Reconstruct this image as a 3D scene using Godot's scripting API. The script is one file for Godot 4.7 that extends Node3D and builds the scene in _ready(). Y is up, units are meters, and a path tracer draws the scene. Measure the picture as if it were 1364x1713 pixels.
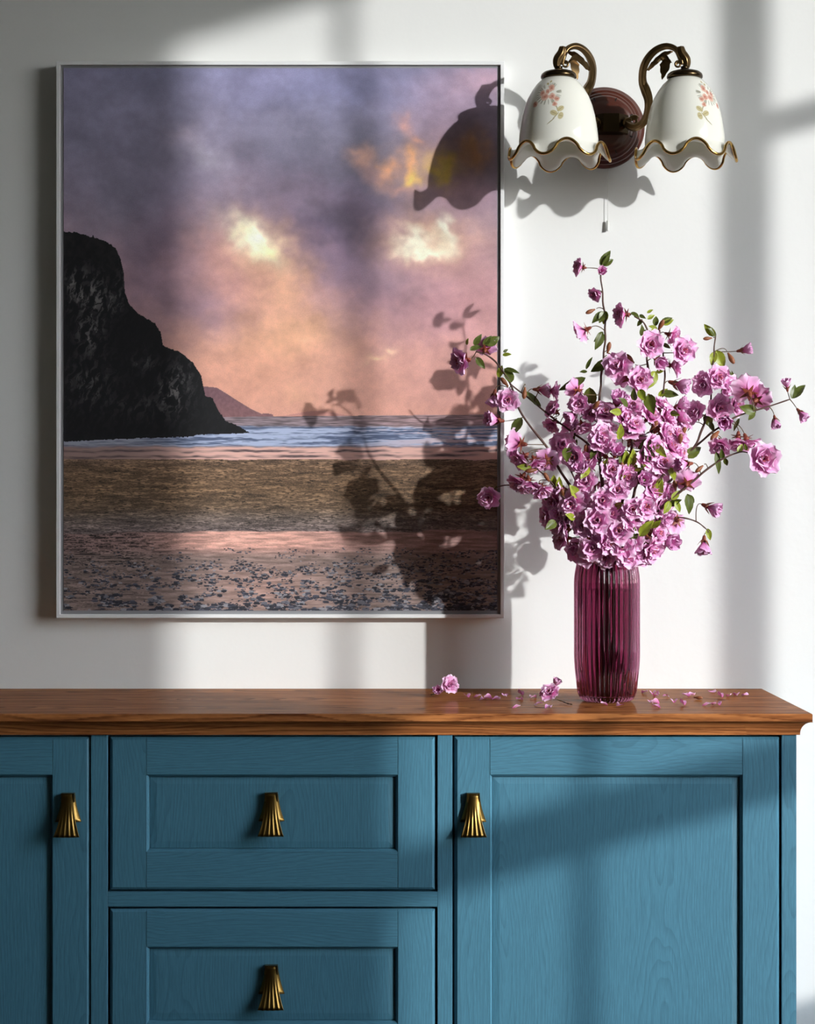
extends Node3D
# A sideboard with a framed seascape, a wall light and cherry branches in a ribbed vase, lit by low sun from a window in the right wall.
# Units are metres; the back wall is the plane z = 0, the floor y = 0. The picture is taken straight on from 3.21 m in front of the wall.

const LENS := 3210.0        # focal length in pixels of the 1364 x 1713 frame
const EYE := Vector3(0, 1.17, 3.21)
const TOP := 0.8745         # worktop surface
const FACE := 0.375         # front of the doors
var rng := RandomNumberGenerator.new()
var M := {}
var names := {}

# ---------------------------------------------------------------- helpers
func px(x: float, y: float, z: float) -> Vector3:   # a measured picture point at a known distance from the wall -> metres
	var d := EYE.z - z
	return Vector3((x - 682.0) * d / LENS, EYE.y + (856.5 - y) * d / LENS, z)

func on_top(x: float, y: float) -> Vector3:         # a measured point on the worktop
	var d := (EYE.y - TOP) * LENS / (y - 856.5)
	return Vector3((x - 682.0) * d / LENS, TOP, EYE.z - d)

func fx(x: float) -> float: return (x - 682.0) * (EYE.z - FACE) / LENS
func fy(y: float) -> float: return EYE.y + (856.5 - y) * (EYE.z - FACE) / LENS

func numbered(n: String) -> String:
	if not names.has(n):
		names[n] = 0
		return n
	names[n] += 1
	return "%s_%03d" % [n, names[n]]

func tag(o: Node, label := "", category := "", group := "", kind := "") -> Node:
	for p in [["label", label], ["category", category], ["group", group], ["kind", kind]]:
		if p[1] != "":
			o.set_meta(p[0], p[1])
	return o

func thing(called: String, label: String, category: String, at := Vector3.ZERO, group := "") -> Node3D:
	var o := Node3D.new()
	o.name = numbered(called)
	add_child(o)
	o.position = at
	tag(o, label, category, group)
	return o

func sheet() -> SurfaceTool:
	var st := SurfaceTool.new()
	st.begin(Mesh.PRIMITIVE_TRIANGLES)
	return st

func made(st: SurfaceTool) -> ArrayMesh:
	st.generate_normals()
	return st.commit()

func put(called: String, mesh: Mesh, m: Material, parent: Node = null) -> MeshInstance3D:
	var o := MeshInstance3D.new()
	o.mesh = mesh
	o.material_override = m
	if parent == null or parent == self:
		o.name = numbered(called)
		add_child(o)
	else:
		var k := 0
		var n := called
		while parent.has_node(n):
			k += 1
			n = "%s_%03d" % [called, k]
		o.name = n
		parent.add_child(o)
	return o

func obj(called: String, st: SurfaceTool, m: Material, parent: Node = null) -> MeshInstance3D:
	return put(called, made(st), m, parent)

func struct(called: String, st: SurfaceTool, m: Material, label := "") -> MeshInstance3D:
	var o := obj(called, st, m)
	o.set_meta("kind", "structure")
	if label:
		o.set_meta("label", label)
	return o

# one flat four-sided face, corners anticlockwise seen from outside; uv of each corner by a callable or zero
func quad(st: SurfaceTool, a: Vector3, b: Vector3, c: Vector3, d: Vector3, uv := [Vector2(0, 0), Vector2(1, 0), Vector2(1, 1), Vector2(0, 1)]):
	st.set_smooth_group(-1)
	var p := [a, b, c, d]
	for k in [0, 2, 1, 0, 3, 2]:
		st.set_uv(uv[k])
		st.add_vertex(p[k])

func box(st: SurfaceTool, lo: Vector3, hi: Vector3):
	var a := lo
	var b := hi
	quad(st, Vector3(a.x, a.y, b.z), Vector3(b.x, a.y, b.z), Vector3(b.x, b.y, b.z), Vector3(a.x, b.y, b.z))
	quad(st, Vector3(b.x, a.y, a.z), Vector3(a.x, a.y, a.z), Vector3(a.x, b.y, a.z), Vector3(b.x, b.y, a.z))
	quad(st, Vector3(b.x, a.y, b.z), Vector3(b.x, a.y, a.z), Vector3(b.x, b.y, a.z), Vector3(b.x, b.y, b.z))
	quad(st, Vector3(a.x, a.y, a.z), Vector3(a.x, a.y, b.z), Vector3(a.x, b.y, b.z), Vector3(a.x, b.y, a.z))
	quad(st, Vector3(a.x, b.y, b.z), Vector3(b.x, b.y, b.z), Vector3(b.x, b.y, a.z), Vector3(a.x, b.y, a.z))
	quad(st, Vector3(a.x, a.y, a.z), Vector3(b.x, a.y, a.z), Vector3(b.x, a.y, b.z), Vector3(a.x, a.y, b.z))

# a smooth sheet through rows of points; normal along (next column) x (next row)
func grid(st: SurfaceTool, rows: Array, closed := false, flip := false, colors: Array = []):
	st.set_smooth_group(0)
	var n: int = rows[0].size()
	var cols := n if closed else n - 1
	var m := rows.size() - 1
	for i in m:
		for j in cols:
			var k := (j + 1) % n
			var corner := [[i, j, j], [i, k, j + 1], [i + 1, k, j + 1], [i + 1, j, j]]
			for q in ([0, 1, 2, 0, 2, 3] if flip else [0, 2, 1, 0, 3, 2]):
				var c = corner[q]
				if colors:
					st.set_color(colors[c[0]][c[1]])
				st.set_uv(Vector2(float(c[2]) / cols, float(c[0]) / m))
				st.add_vertex(rows[c[0]][c[1]])

func ring(c: Vector3, r: float, n: int) -> PackedVector3Array:
	var out := PackedVector3Array()
	for j in n:
		var a := TAU * j / n
		out.append(c + Vector3(cos(a) * r, 0, -sin(a) * r))
	return out

# a turned shape round the y axis: profile of (radius, height), going up on the outside
func lathe(st: SurfaceTool, profile: Array, n := 48, xf := Transform3D()):
	var rows := []
	for p in profile:
		rows.append(xf * ring(Vector3(0, p[1], 0), maxf(p[0], 0.00001), n))
	grid(st, rows, true)

# smooth curve through points
func curve(pts: Array, per := 6) -> PackedVector3Array:
	var out := PackedVector3Array()
	for i in pts.size() - 1:
		var p0: Vector3 = pts[maxi(i - 1, 0)]
		var p1: Vector3 = pts[i]
		var p2: Vector3 = pts[i + 1]
		var p3: Vector3 = pts[mini(i + 2, pts.size() - 1)]
		for k in per:
			out.append(p1.cubic_interpolate(p2, p0, p3, float(k) / per))
	out.append(pts[-1])
	return out

# a rod along a path; radius by a callable of 0..1, flutes as cosine ripples round it
func tube(st: SurfaceTool, path: PackedVector3Array, radius: Callable, sides := 8, flutes := 0, depth := 0.0, looped := false):
	var rows := []
	var n := Vector3.ZERO
	for i in path.size():
		var t := (path[mini(i + 1, path.size() - 1)] - path[maxi(i - 1, 0)]).normalized()
		if looped and (i == 0 or i == path.size() - 1):
			t = (path[1] - path[path.size() - 2]).normalized()
		if n == Vector3.ZERO:
			n = t.cross(Vector3(0.3, 0.2, 1)).normalized()
		n = (n - t * n.dot(t)).normalized()
		var b := t.cross(n)
		var r: float = radius.call(float(i) / (path.size() - 1))
		var row := PackedVector3Array()
		for j in sides:
			var a := TAU * j / sides
			var q := r * (1.0 + depth * cos(flutes * a))
			row.append(path[i] + (n * cos(a) + b * sin(a)) * q)
		rows.append(row)
	if not looped:
		for e in [0, -1]:
			var end := PackedVector3Array()
			for j in sides:
				end.append(path[0] if e == 0 else path[-1])
			if e == 0:
				rows.push_front(end)
			else:
				rows.append(end)
	grid(st, rows, true)

func tex(im: Image) -> ImageTexture:
	return ImageTexture.create_from_image(im)

func mat(c: Color, rough := 0.6, metal := 0.0) -> StandardMaterial3D:
	var m := StandardMaterial3D.new()
	m.albedo_color = c
	m.roughness = rough
	m.metallic = metal
	return m

func noise(s: int, f: float, oct := 3) -> FastNoiseLite:
	var n := FastNoiseLite.new()
	n.seed = s
	n.frequency = f
	n.noise_type = FastNoiseLite.TYPE_SIMPLEX
	n.fractal_octaves = oct
	return n

# ---------------------------------------------------------------- the scene
func _ready():
	rng.seed = 7
	# camera
	var cam := Camera3D.new()
	cam.name = "camera"
	cam.position = EYE
	cam.fov = rad_to_deg(2.0 * atan(856.5 / LENS))
	cam.near = 0.05
	cam.current = true
	add_child(cam)
	# sky and exposure
	var we := WorldEnvironment.new()
	we.name = "environment"
	var env := Environment.new()
	var sky := Sky.new()
	var ps := ProceduralSkyMaterial.new()
	ps.sky_top_color = Color(0.90, 0.94, 1.0)
	ps.sky_horizon_color = Color(1.0, 0.99, 0.96)
	ps.ground_horizon_color = Color(0.86, 0.85, 0.80)
	ps.ground_bottom_color = Color(0.62, 0.62, 0.56)
	ps.sky_energy_multiplier = 3.2
	ps.ground_energy_multiplier = 1.2
	ps.sun_angle_max = 0.0
	sky.sky_material = ps
	env.background_mode = Environment.BG_SKY
	env.sky = sky
	env.tonemap_mode = Environment.TONE_MAPPER_LINEAR
	env.tonemap_exposure = 0.865
	env.sdfgi_enabled = true
	env.ssao_enabled = true
	env.ssil_enabled = true
	we.environment = env
	add_child(we)
	# low sun through the window in the right wall
	var sun := DirectionalLight3D.new()
	sun.name = "sun"
	sun.light_color = Color(0.995, 1.0, 0.995)
	sun.light_energy = 1.12
	sun.light_angular_distance = 0.9
	sun.shadow_enabled = true
	add_child(sun)
	sun.look_at_from_position(Vector3(3, 2.5, 4), Vector3(3, 2.5, 4) + Vector3(-1.0, -0.29, -1.0), Vector3.UP)

	materials()
	room()
	sideboard()
	picture()
	wall_light()
	vase_and_water()
	branches()
	fallen()

# ---------------------------------------------------------------- materials
# growth rings of a plank cut along its length: dark latewood lines that close in arches, with fibres
func grain(w: int, h: int, across: float, along: float, rings: float, pith: Array, s: int, line: float, fibre: float) -> Image:
	var n1 := noise(s, 1.0, 2)
	var n2 := noise(s + 1, 1.0, 2)
	var n3 := noise(s + 2, 1.0, 2)
	var data := PackedByteArray()
	data.resize(w * h)
	var depth := PackedFloat32Array()
	for i in h:
		var y := along * i / h
		for j in w:
			var x := across * j / w
			var best := 1e9
			for p in pith:
				var hh: float = p[1] + p[2] * (y - p[3]) + 0.02 * n1.get_noise_2d(y * 2.2 + p[0] * 9.0, p[0] * 31.0)
				var dx: float = (x - p[0]) + 0.012 * n1.get_noise_2d(y * 1.6, p[0] * 17.0 + 5.0)
				best = minf(best, sqrt(dx * dx + hh * hh))
			best += 0.004 * n2.get_noise_2d(x * 22.0, y * 3.0)
			var t := fposmod(best * rings + 0.6 * n1.get_noise_2d(x * 5.0, y * 2.0), 1.0)
			var late := t * t * t if t < 0.93 else (1.0 - t) / 0.07 * 0.8
			var f := n3.get_noise_2d(x * 900.0, y * 14.0) * 0.6 + n3.get_noise_2d(x * 2600.0 + 40.0, y * 40.0) * 0.4
			data[i * w + j] = int(clampf(1.0 - line * late - fibre * (0.5 - 0.7 * f), 0.0, 1.0) * 255.0)
	return Image.create_from_data(w, h, false, Image.FORMAT_L8, data)

func materials():
	# painted pine: the grain shows through as darker lines and as shallow relief
	var g := grain(768, 1024, 0.45, 1.0, 230.0, [[0.10, 0.018, 0.035, 0.3], [0.33, 0.022, -0.04, 0.6]], 11, 0.10, 0.14)
	var gt := tex(g)
	M.blue = mat(Color(0.318, 0.53, 0.617), 0.42)
	M.blue.albedo_texture = gt
	M.blue.heightmap_enabled = true
	M.blue.heightmap_texture = gt
	M.blue.heightmap_scale = 0.012
	M.blue_inside = mat(Color(0.10, 0.16, 0.19), 0.8)
	# oiled reddish wood of the worktop, the grain along its length
	var k := grain(384, 1024, 0.45, 2.2, 120.0, [[0.08, 0.02, 0.02, 0.6], [0.26, 0.015, -0.03, 1.2], [0.40, 0.03, 0.02, 0.3]], 23, 0.62, 0.34)
	var c := Image.create(384, 1024, false, Image.FORMAT_RGB8)
	var pale := Color(0.72, 0.465, 0.27)
	var dark := Color(0.31, 0.155, 0.085)
	var streak := noise(5, 1.0, 2)
	for i in 1024:
		for j in 384:
			var v := k.get_pixel(j, i).r + 0.24 * streak.get_noise_2d(j * 0.07, i * 0.006) + 0.10 * streak.get_noise_2d(j * 0.25 + 90.0, i * 0.01)
			c.set_pixel(j, i, dark.lerp(pale, clampf(v, 0, 1)))
	M.wood = mat(Color(1, 1, 1), 0.26)
	M.wood.albedo_texture = tex(c)
	M.wood.specular_mode = BaseMaterial3D.SPECULAR_DISABLED   # thinly varnished: the coat alone shines
	M.wood.clearcoat_enabled = true
	M.wood.clearcoat = 0.2
	M.wood.clearcoat_roughness = 0.16
	# plaster
	var pn := NoiseTexture2D.new()
	pn.width = 512
	pn.height = 512
	pn.seamless = true
	pn.noise = noise(3, 0.012, 5)
	M.wall = mat(Color(0.905, 0.905, 0.895), 0.85)
	M.wall.heightmap_enabled = true
	M.wall.heightmap_texture = pn
	M.wall.heightmap_scale = 0.045
	M.wall.uv1_triplanar = true
	M.wall.uv1_world_triplanar = true
	M.wall.uv1_scale = Vector3(2.2, 2.2, 2.2)
	M.wall_far = mat(Color(0.64, 0.64, 0.57), 0.9)   # the other walls, painted a greyish olive
	M.dado = mat(Color(0.15, 0.115, 0.09), 0.7)
	M.wall_left = mat(Color(0.40, 0.40, 0.35), 0.9)
	M.ceiling = mat(Color(0.92, 0.92, 0.91), 0.9)
	M.floor = mat(Color(0.13, 0.105, 0.09), 0.5)
	M.floor.albedo_texture = gt
	M.floor.uv1_triplanar = true
	M.window_paint = mat(Color(0.9, 0.9, 0.88), 0.5)
	# metals
	M.brass = mat(Color(0.46, 0.37, 0.25), 0.30, 1.0)
	M.dark_brass = mat(Color(0.30, 0.245, 0.17), 0.27, 1.0)
	M.handle = mat(Color(0.47, 0.375, 0.20), 0.33, 1.0)
	M.gilt = mat(Color(0.70, 0.55, 0.30), 0.2, 1.0)
	M.mahogany = mat(Color(0.29, 0.12, 0.07), 0.28)
	M.mahogany.clearcoat_enabled = true
	M.mahogany.clearcoat = 0.6
	M.mahogany.clearcoat_roughness = 0.12
	M.slot = mat(Color(0.07, 0.03, 0.02), 0.5)
	M.white_plastic = mat(Color(0.80, 0.80, 0.78), 0.4)
	M.cord = mat(Color(0.86, 0.86, 0.84), 0.7)
	# picture frame
	M.frame = mat(Color(0.93, 0.93, 0.93), 0.45)
	M.gap = mat(Color(0.56, 0.56, 0.57), 0.8)
	# vase and water
	M.glass = mat(Color(0.76, 0.47, 0.60, 0.0), 0.0)
	M.glass.refraction_enabled = true
	M.glass.refraction_scale = 0.05
	M.water = mat(Color(0.98, 0.96, 0.97, 0.0), 0.0)
	M.water.refraction_enabled = true
	M.water.refraction_scale = 0.033
	# plants: colours come from the vertices (veins, throats and tips), light passes the thin tissue
	M.petal = mat(Color.WHITE, 0.55)
	M.petal.vertex_color_use_as_albedo = true
	M.petal.backlight_enabled = true
	M.petal.backlight = Color(0.56, 0.44, 0.53)
	M.leaf = mat(Color.WHITE, 0.38)
	M.leaf.vertex_color_use_as_albedo = true
	M.leaf.backlight_enabled = true
	M.leaf.backlight = Color(0.40, 0.44, 0.16)
	M.calyx = mat(Color(0.52, 0.25, 0.17), 0.5)
	M.stamen = mat(Color(0.80, 0.40, 0.42), 0.6)
	M.bark = mat(Color(0.33, 0.22, 0.18), 0.6)
	M.pedicel = mat(Color(0.36, 0.27, 0.15), 0.55)
	M.bud = mat(Color(0.54, 0.32, 0.19), 0.5)

# ---------------------------------------------------------------- the room
const XR := 2.2
const XL := -2.4
const ZF := 4.7
const CEIL := 2.8

# a wall along z in the plane x = const, or along x, with rectangular openings [a0, a1, y0, y1]
func pierced(st: SurfaceTool, along_z: bool, p0: float, p1: float, a0: float, a1: float, holes: Array):
	var cuts := [a0]
	for h in holes:
		cuts += [h[0], h[1]]
	cuts.append(a1)
	for i in cuts.size() - 1:
		var spans := [[0.0, CEIL]]
		if i % 2 == 1:
			var h = holes[(i - 1) / 2]
			spans = [[0.0, h[2]], [h[3], CEIL]]
		for s in spans:
			if along_z:
				box(st, Vector3(p0, s[0], cuts[i]), Vector3(p1, s[1], cuts[i + 1]))
			else:
				box(st, Vector3(cuts[i], s[0], p0), Vector3(cuts[i + 1], s[1], p1))

func room():
	var st := sheet()
	box(st, Vector3(XL - 0.2, 0, -0.2), Vector3(XR + 0.2, CEIL, 0))
	struct("wall_back", st, M.wall, "white plastered wall behind the sideboard")
	st = sheet()
	box(st, Vector3(XL - 0.2, 0, 0), Vector3(XL, CEIL, ZF))
	struct("wall_left", st, M.wall_left)
	st = sheet()
	pierced(st, true, XR, XR + 0.12, 0.0, ZF, [[1.18, 2.712, 0.78, 2.735]])
	struct("wall_right", st, M.wall)
	st = sheet()
	box(st, Vector3(XL - 0.2, 0, ZF), Vector3(XR + 0.2, CEIL, ZF + 0.2))
	struct("wall_front", st, M.wall_far)
	st = sheet()
	box(st, Vector3(XL - 0.2, -0.15, -0.2), Vector3(XR + 0.2, 0, ZF + 0.2))
	struct("floor", st, M.floor)
	st = sheet()
	box(st, Vector3(XL - 0.2, CEIL, -0.2), Vector3(XR + 0.2, CEIL + 0.15, ZF + 0.2))
	struct("ceiling", st, M.ceiling)
	# dark panelling on the lower part of the walls opposite
	st = sheet()
	box(st, Vector3(XL, 0, 0.0), Vector3(XL + 0.02, 1.1, ZF - 0.02))
	struct("trim_1", st, M.dado)
	st = sheet()
	box(st, Vector3(XL, 0, ZF - 0.02), Vector3(XR, 1.1, ZF))
	struct("trim_2", st, M.dado)
	# the window that the sun comes through: a wide mullion, a thin one, a transom, and a bar in the narrow light
	var w := Node3D.new()
	w.name = "window_1"
	add_child(w)
	tag(w, "", "", "", "structure")
	var x0 := XR
	var x1 := XR + 0.012
	for b in [["mullion", Vector3(x0, 0.78, 1.603), Vector3(x1, 2.735, 1.682)], ["mullion", Vector3(x0, 0.78, 2.301), Vector3(x1, 2.735, 2.322)],
			["transom", Vector3(x0, 1.226, 1.667), Vector3(x1, 1.316, 2.712)], ["glazing_bar", Vector3(x0, 2.255, 1.18), Vector3(x1, 2.305, 1.617)],
			["sill", Vector3(XR - 0.06, 0.75, 1.13), Vector3(XR + 0.06, 0.78, 2.76)]]:
		st = sheet()
		box(st, b[1], b[2])
		obj(b[0], st, M.window_paint, w)
# ---------------------------------------------------------------- sideboard and worktop
# a board facing +z with chamfered edges [left, right, bottom, top]; its grain runs up or across
func board(st: SurfaceTool, x0: float, x1: float, y0: float, y1: float, zf: float, thick: float, ch: Array, upright := true, set_back := 1.0):
	var off := Vector2(rng.randf() * 0.5, rng.randf() * 0.5)
	var zb := zf - thick
	var uv := func(p: Vector3) -> Vector2:
		return (Vector2((p.x + 2.0) / 0.45, (p.y - 0.4) / 1.0) if upright else Vector2((p.y - 0.4) / 0.45, (p.x + 2.0) / 1.0)) + off
	var put4 := func(a: Vector3, b: Vector3, c: Vector3, d: Vector3):
		quad(st, a, b, c, d, [uv.call(a), uv.call(b), uv.call(c), uv.call(d)])
	var fl := [x0 + ch[0], x1 - ch[1], y0 + ch[2], y1 - ch[3]]
	var f := [Vector3(fl[0], fl[2], zf), Vector3(fl[1], fl[2], zf), Vector3(fl[1], fl[3], zf), Vector3(fl[0], fl[3], zf)]
	var ze := zf - set_back * maxf(maxf(ch[0], ch[1]), maxf(ch[2], ch[3]))
	var e := [Vector3(x0, y0, ze), Vector3(x1, y0, ze), Vector3(x1, y1, ze), Vector3(x0, y1, ze)]
	put4.call(f[0], f[1], f[2], f[3])
	for k in 4:
		var q := (k + 1) % 4
		put4.call(e[k], e[q], f[q], f[k])
		var bk := Vector3(e[k].x, e[k].y, zb)
		var bq := Vector3(e[q].x, e[q].y, zb)
		put4.call(bk, bq, e[q], e[k])

# a framed front: two stiles, two rails, the moulding round the recess and the panel, with its handle
func front(parent: Node, called: String, l: float, r: float, t: float, b: float, sl: float, sr: float, rt: float, rb: float, hx: float, hy: float):
	var st := sheet()
	board(st, fx(sl + 5), fx(sr - 5), fy(rb - 5), fy(rt + 5), FACE - 0.0065, 0.008, [0.010, 0.010, 0.010, 0.010], true, 0.16)
	var d := obj(called, st, M.blue, parent)
	var c := 0.0040
	for s in [[l, sl, c, 0.0004], [sr, r, 0.0004, c]]:
		st = sheet()
		board(st, fx(s[0]), fx(s[1]), fy(b), fy(t), FACE, 0.02, [s[2], s[3], c, c])
		obj("stile", st, M.blue, d)
	for s in [[t, rt, 0.0004, c], [rb, b, c, 0.0004]]:
		st = sheet()
		board(st, fx(sl), fx(sr), fy(s[1]), fy(s[0]), FACE, 0.02, [0.0004, 0.0004, s[2], s[3]], false)
		obj("rail", st, M.blue, d)
	st = sheet()
	var o := [fx(sl), fx(sr), fy(rb), fy(rt)]
	var w := fx(sl + 5) - fx(sl)
	var a := [Vector3(o[0], o[2], FACE), Vector3(o[1], o[2], FACE), Vector3(o[1], o[3], FACE), Vector3(o[0], o[3], FACE)]
	var m := [Vector3(o[0] + w * 0.75, o[2] + w * 0.75, FACE - 0.005), Vector3(o[1] - w * 0.75, o[2] + w * 0.75, FACE - 0.005), Vector3(o[1] - w * 0.75, o[3] - w * 0.75, FACE - 0.005), Vector3(o[0] + w * 0.75, o[3] - w * 0.75, FACE - 0.005)]
	var i := [Vector3(o[0] + w, o[2] + w, FACE - 0.0125), Vector3(o[1] - w, o[2] + w, FACE - 0.0125), Vector3(o[1] - w, o[3] - w, FACE - 0.0125), Vector3(o[0] + w, o[3] - w, FACE - 0.0125)]
	for k in 4:
		var q := (k + 1) % 4
		var u := [Vector2(0.1, 0.1), Vector2(0.1, 0.8), Vector2(0.115, 0.8), Vector2(0.115, 0.1)]
		quad(st, a[k], a[q], m[q], m[k], u)
		quad(st, m[k], m[q], i[q], i[k], u)
	obj("moulding", st, M.blue, d)
	var h := put("handle", M.handle_mesh, M.handle, d)
	h.position = Vector3(fx(hx), fy(hy), FACE if hx < 200 or hx > 700 else FACE - 0.0065)
	tag(h, "fluted brass pull flaring towards its foot")

# a fluted brass tab that leans out from the front, over a wider plain wing
func make_handle() -> ArrayMesh:
	var st := sheet()
	var H := 0.0615
	var rows := []
	var back := []
	var m := 30
	for i in 15:
		var s := i / 14.0
		var half := lerpf(0.0088, 0.0192, pow(s, 2.2) * 0.75 + s * 0.25) - 0.0012 * sin(PI * s)
		var z := 0.0105 + 0.0115 * s * s + 0.002 * s
		var row := PackedVector3Array()
		var br := PackedVector3Array()
		for j in m + 1:
			var t := j / float(m) * 2.0 - 1.0
			var flute := absf(sin((t + 1.0) * 0.5 * PI * 5.0)) * 0.0013 * smoothstep(0.2, 0.8, s)
			row.append(Vector3(t * half, H * (0.5 - s), z - flute - 0.0022 * t * t))
			br.append(Vector3(t * half, H * (0.5 - s), z - 0.0048))
		rows.append(row)
		back.append(br)
	grid(st, rows, false, true)
	grid(st, back)
	for e in [0, m]:   # thin side walls, the foot and the head
		var side := []
		for i in 15:
			side.append(PackedVector3Array([rows[i][e], back[i][e]]))
		grid(st, side, false, e == m)
	grid(st, [rows[14], back[14]], false, true)
	grid(st, [back[0], rows[0]], false, true)
	st.set_smooth_group(-1)
	# neck at the head that carries it, and the wing against the wood
	box(st, Vector3(-0.0095, H * 0.5 - 0.012, 0), Vector3(0.0095, H * 0.5 + 0.0012, 0.0095))
	var wf := []
	var wb := []
	for i in 9:
		var s := i / 8.0
		var half := lerpf(0.0098, 0.0192, pow(s, 1.7))
		var z := 0.004 + 0.004 * s * s
		wf.append(PackedVector3Array([Vector3(-half, H * (0.48 - 0.65 * s), z - 0.002), Vector3(0, H * (0.48 - 0.65 * s), z + 0.001), Vector3(half, H * (0.48 - 0.65 * s), z - 0.002)]))
		wb.append(PackedVector3Array([Vector3(-half, H * (0.48 - 0.65 * s), 0), Vector3(0, H * (0.48 - 0.65 * s), 0), Vector3(half, H * (0.48 - 0.65 * s), 0)]))
	grid(st, wf, false, true)
	for e in [0, 2]:
		var side := []
		for i in 9:
			side.append(PackedVector3Array([wf[i][e], wb[i][e]]))
		grid(st, side, false, e == 2)
	grid(st, [wf[8], wb[8]], false, true)
	return made(st)

func sideboard():
	M.handle_mesh = make_handle()
	var c := thing("cabinet", "blue painted wooden sideboard cabinet with brass pulls", "cabinet", Vector3.ZERO)
	var st := sheet()
	var L := fx(-421)
	var R := fx(1333)
	var ytop := 0.841
	box(st, Vector3(L + 0.001, 0.0, 0.002), Vector3(R - 0.001, ytop - 0.0005, FACE - 0.021))
	obj("carcass", st, M.blue, c)
	# face frame
	for s in [[-421, -395], [152, 180], [732, 757], [1308, 1333]]:
		st = sheet()
		board(st, fx(s[0]), fx(s[1]), 0.0, ytop, FACE, 0.0208, [0.0006, 0.0006, 0.0004, 0.0004])
		tag(obj("frame_stile", st, M.blue, c))
	for s in [[180, 732, 1492, 1517], [180, 732, 1780, 1805], [180, 732, 2068, 2170], [-395, 152, 2068, 2170], [757, 1308, 2068, 2170]]:
		st = sheet()
		board(st, fx(s[0]), fx(s[1]), fy(s[3]), fy(s[2]), FACE, 0.0208, [0.0004, 0.0004, 0.0006, 0.0006], false)
		obj("frame_rail", st, M.blue, c)
	front(c, "door", -391, 150, 1233, 2065, -331, 88, 1296, 2002, 115, 1362)
	front(c, "door", 761, 1305, 1233, 2065, 820, 1243, 1296, 2002, 792, 1362)
	front(c, "drawer", 184, 728, 1233, 1489, 245, 666, 1296, 1425, 454, 1362)
	front(c, "drawer", 184, 728, 1521, 1777, 245, 666, 1584, 1713, 454, 1651)
	front(c, "drawer", 184, 728, 1809, 2065, 245, 666, 1872, 2001, 454, 1939)

	# worktop: a slab with a square nosing, and a hollow moulding below it that turns the corner
	var w := thing("worktop", "reddish brown wooden worktop with a hollow moulded edge on the blue cabinet", "worktop", Vector3.ZERO)
	var xl := fx(-448)
	var xr := 0.5935
	var zf := 0.400
	st = sheet()
	var y0 := TOP - 0.0114
	var e := 0.0012
	var U := func(p: Vector3) -> Vector2: return Vector2(p.z / 0.45 + p.y * 1.7, (p.x + 1.2) / 2.2)
	var Q := func(a: Vector3, b: Vector3, cc: Vector3, d: Vector3): quad(st, a, b, cc, d, [U.call(a), U.call(b), U.call(cc), U.call(d)])
	# loops from the top face down: inner edge of the chamfer, its outer edge, foot
	var loops := []
	for q in [[-e, TOP], [0.0, TOP - e], [0.0, y0 + e * 0.5], [-e * 0.5, y0]]:
		loops.append([Vector3(xl - q[0], q[1], 0.001), Vector3(xl - q[0], q[1], zf + q[0]), Vector3(xr + q[0], q[1], zf + q[0]), Vector3(xr + q[0], q[1], 0.001)])
	Q.call(loops[0][0], loops[0][1], loops[0][2], loops[0][3])
	for i in 3:
		for k in 3:
			Q.call(loops[i + 1][k], loops[i + 1][k + 1], loops[i][k + 1], loops[i][k])
	Q.call(loops[3][3], loops[3][2], loops[3][1], loops[3][0])
	Q.call(loops[3][3], loops[3][0], loops[0][0], loops[0][3])
	obj("slab", st, M.wood, w)
	st = sheet()
	var prof := []   # [outward offset from the cabinet face, height], from under the slab to the cabinet
	var hgt := y0 - 0.8412
	for i in 9:
		var a := PI / 2 * i / 8.0
		prof.append([0.0045 + 0.0155 * (1.0 - sin(a)), y0 - 0.0018 - (hgt - 0.0036) * (1.0 - cos(a))])
	prof.push_front([0.0195, y0 - 0.00005])
	prof.append([0.0045, 0.8412])
	loops = []
	var run := 0.0
	var vs := []
	for i in prof.size():
		var p = prof[i]
		if i:
			run += Vector2(p[0] - prof[i - 1][0], p[1] - prof[i - 1][1]).length()
		vs.append(run)
		loops.append(PackedVector3Array([Vector3(L - p[0], p[1], 0.002), Vector3(L - p[0], p[1], FACE + p[0]), Vector3(R + p[0], p[1], FACE + p[0]), Vector3(R + p[0], p[1], 0.002)]))
	for k in 3:
		for i in prof.size() - 1:
			st.set_smooth_group(k)
			var pts := [loops[i + 1][k], loops[i + 1][k + 1], loops[i][k + 1], loops[i][k]]
			var vv := [vs[i + 1], vs[i + 1], vs[i], vs[i]]
			for q in [0, 2, 1, 0, 3, 2]:
				st.set_uv(Vector2(0.35 + vv[q] / 0.28, 0.2 + (pts[q].x + pts[q].z + 1.2) / 2.6))
				st.add_vertex(pts[q])
	st.set_smooth_group(-1)
	var fl: PackedVector3Array = loops[-1]
	quad(st, fl[3], fl[2], fl[1], fl[0])
	fl = loops[0]
	quad(st, fl[0], fl[1], fl[2], fl[3])
	obj("cove_moulding", st, M.wood, w)

# ---------------------------------------------------------------- the picture
func c8(r: float, g: float, b: float) -> Color: return Color(r / 255.0, g / 255.0, b / 255.0)

func on_line(pts: Array, x: float) -> float:
	if x <= pts[0].x:
		return pts[0].y
	for i in pts.size() - 1:
		if x < pts[i + 1].x:
			return lerpf(pts[i].y, pts[i + 1].y, (x - pts[i].x) / (pts[i + 1].x - pts[i].x))
	return pts[-1].y

func ramp(stops: Array, y: float) -> Color:
	for i in stops.size() - 1:
		if y < stops[i + 1][0]:
			return stops[i][1].lerp(stops[i + 1][1], clampf((y - stops[i][0]) / (stops[i + 1][0] - stops[i][0]), 0, 1))
	return stops[-1][1]

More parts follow.
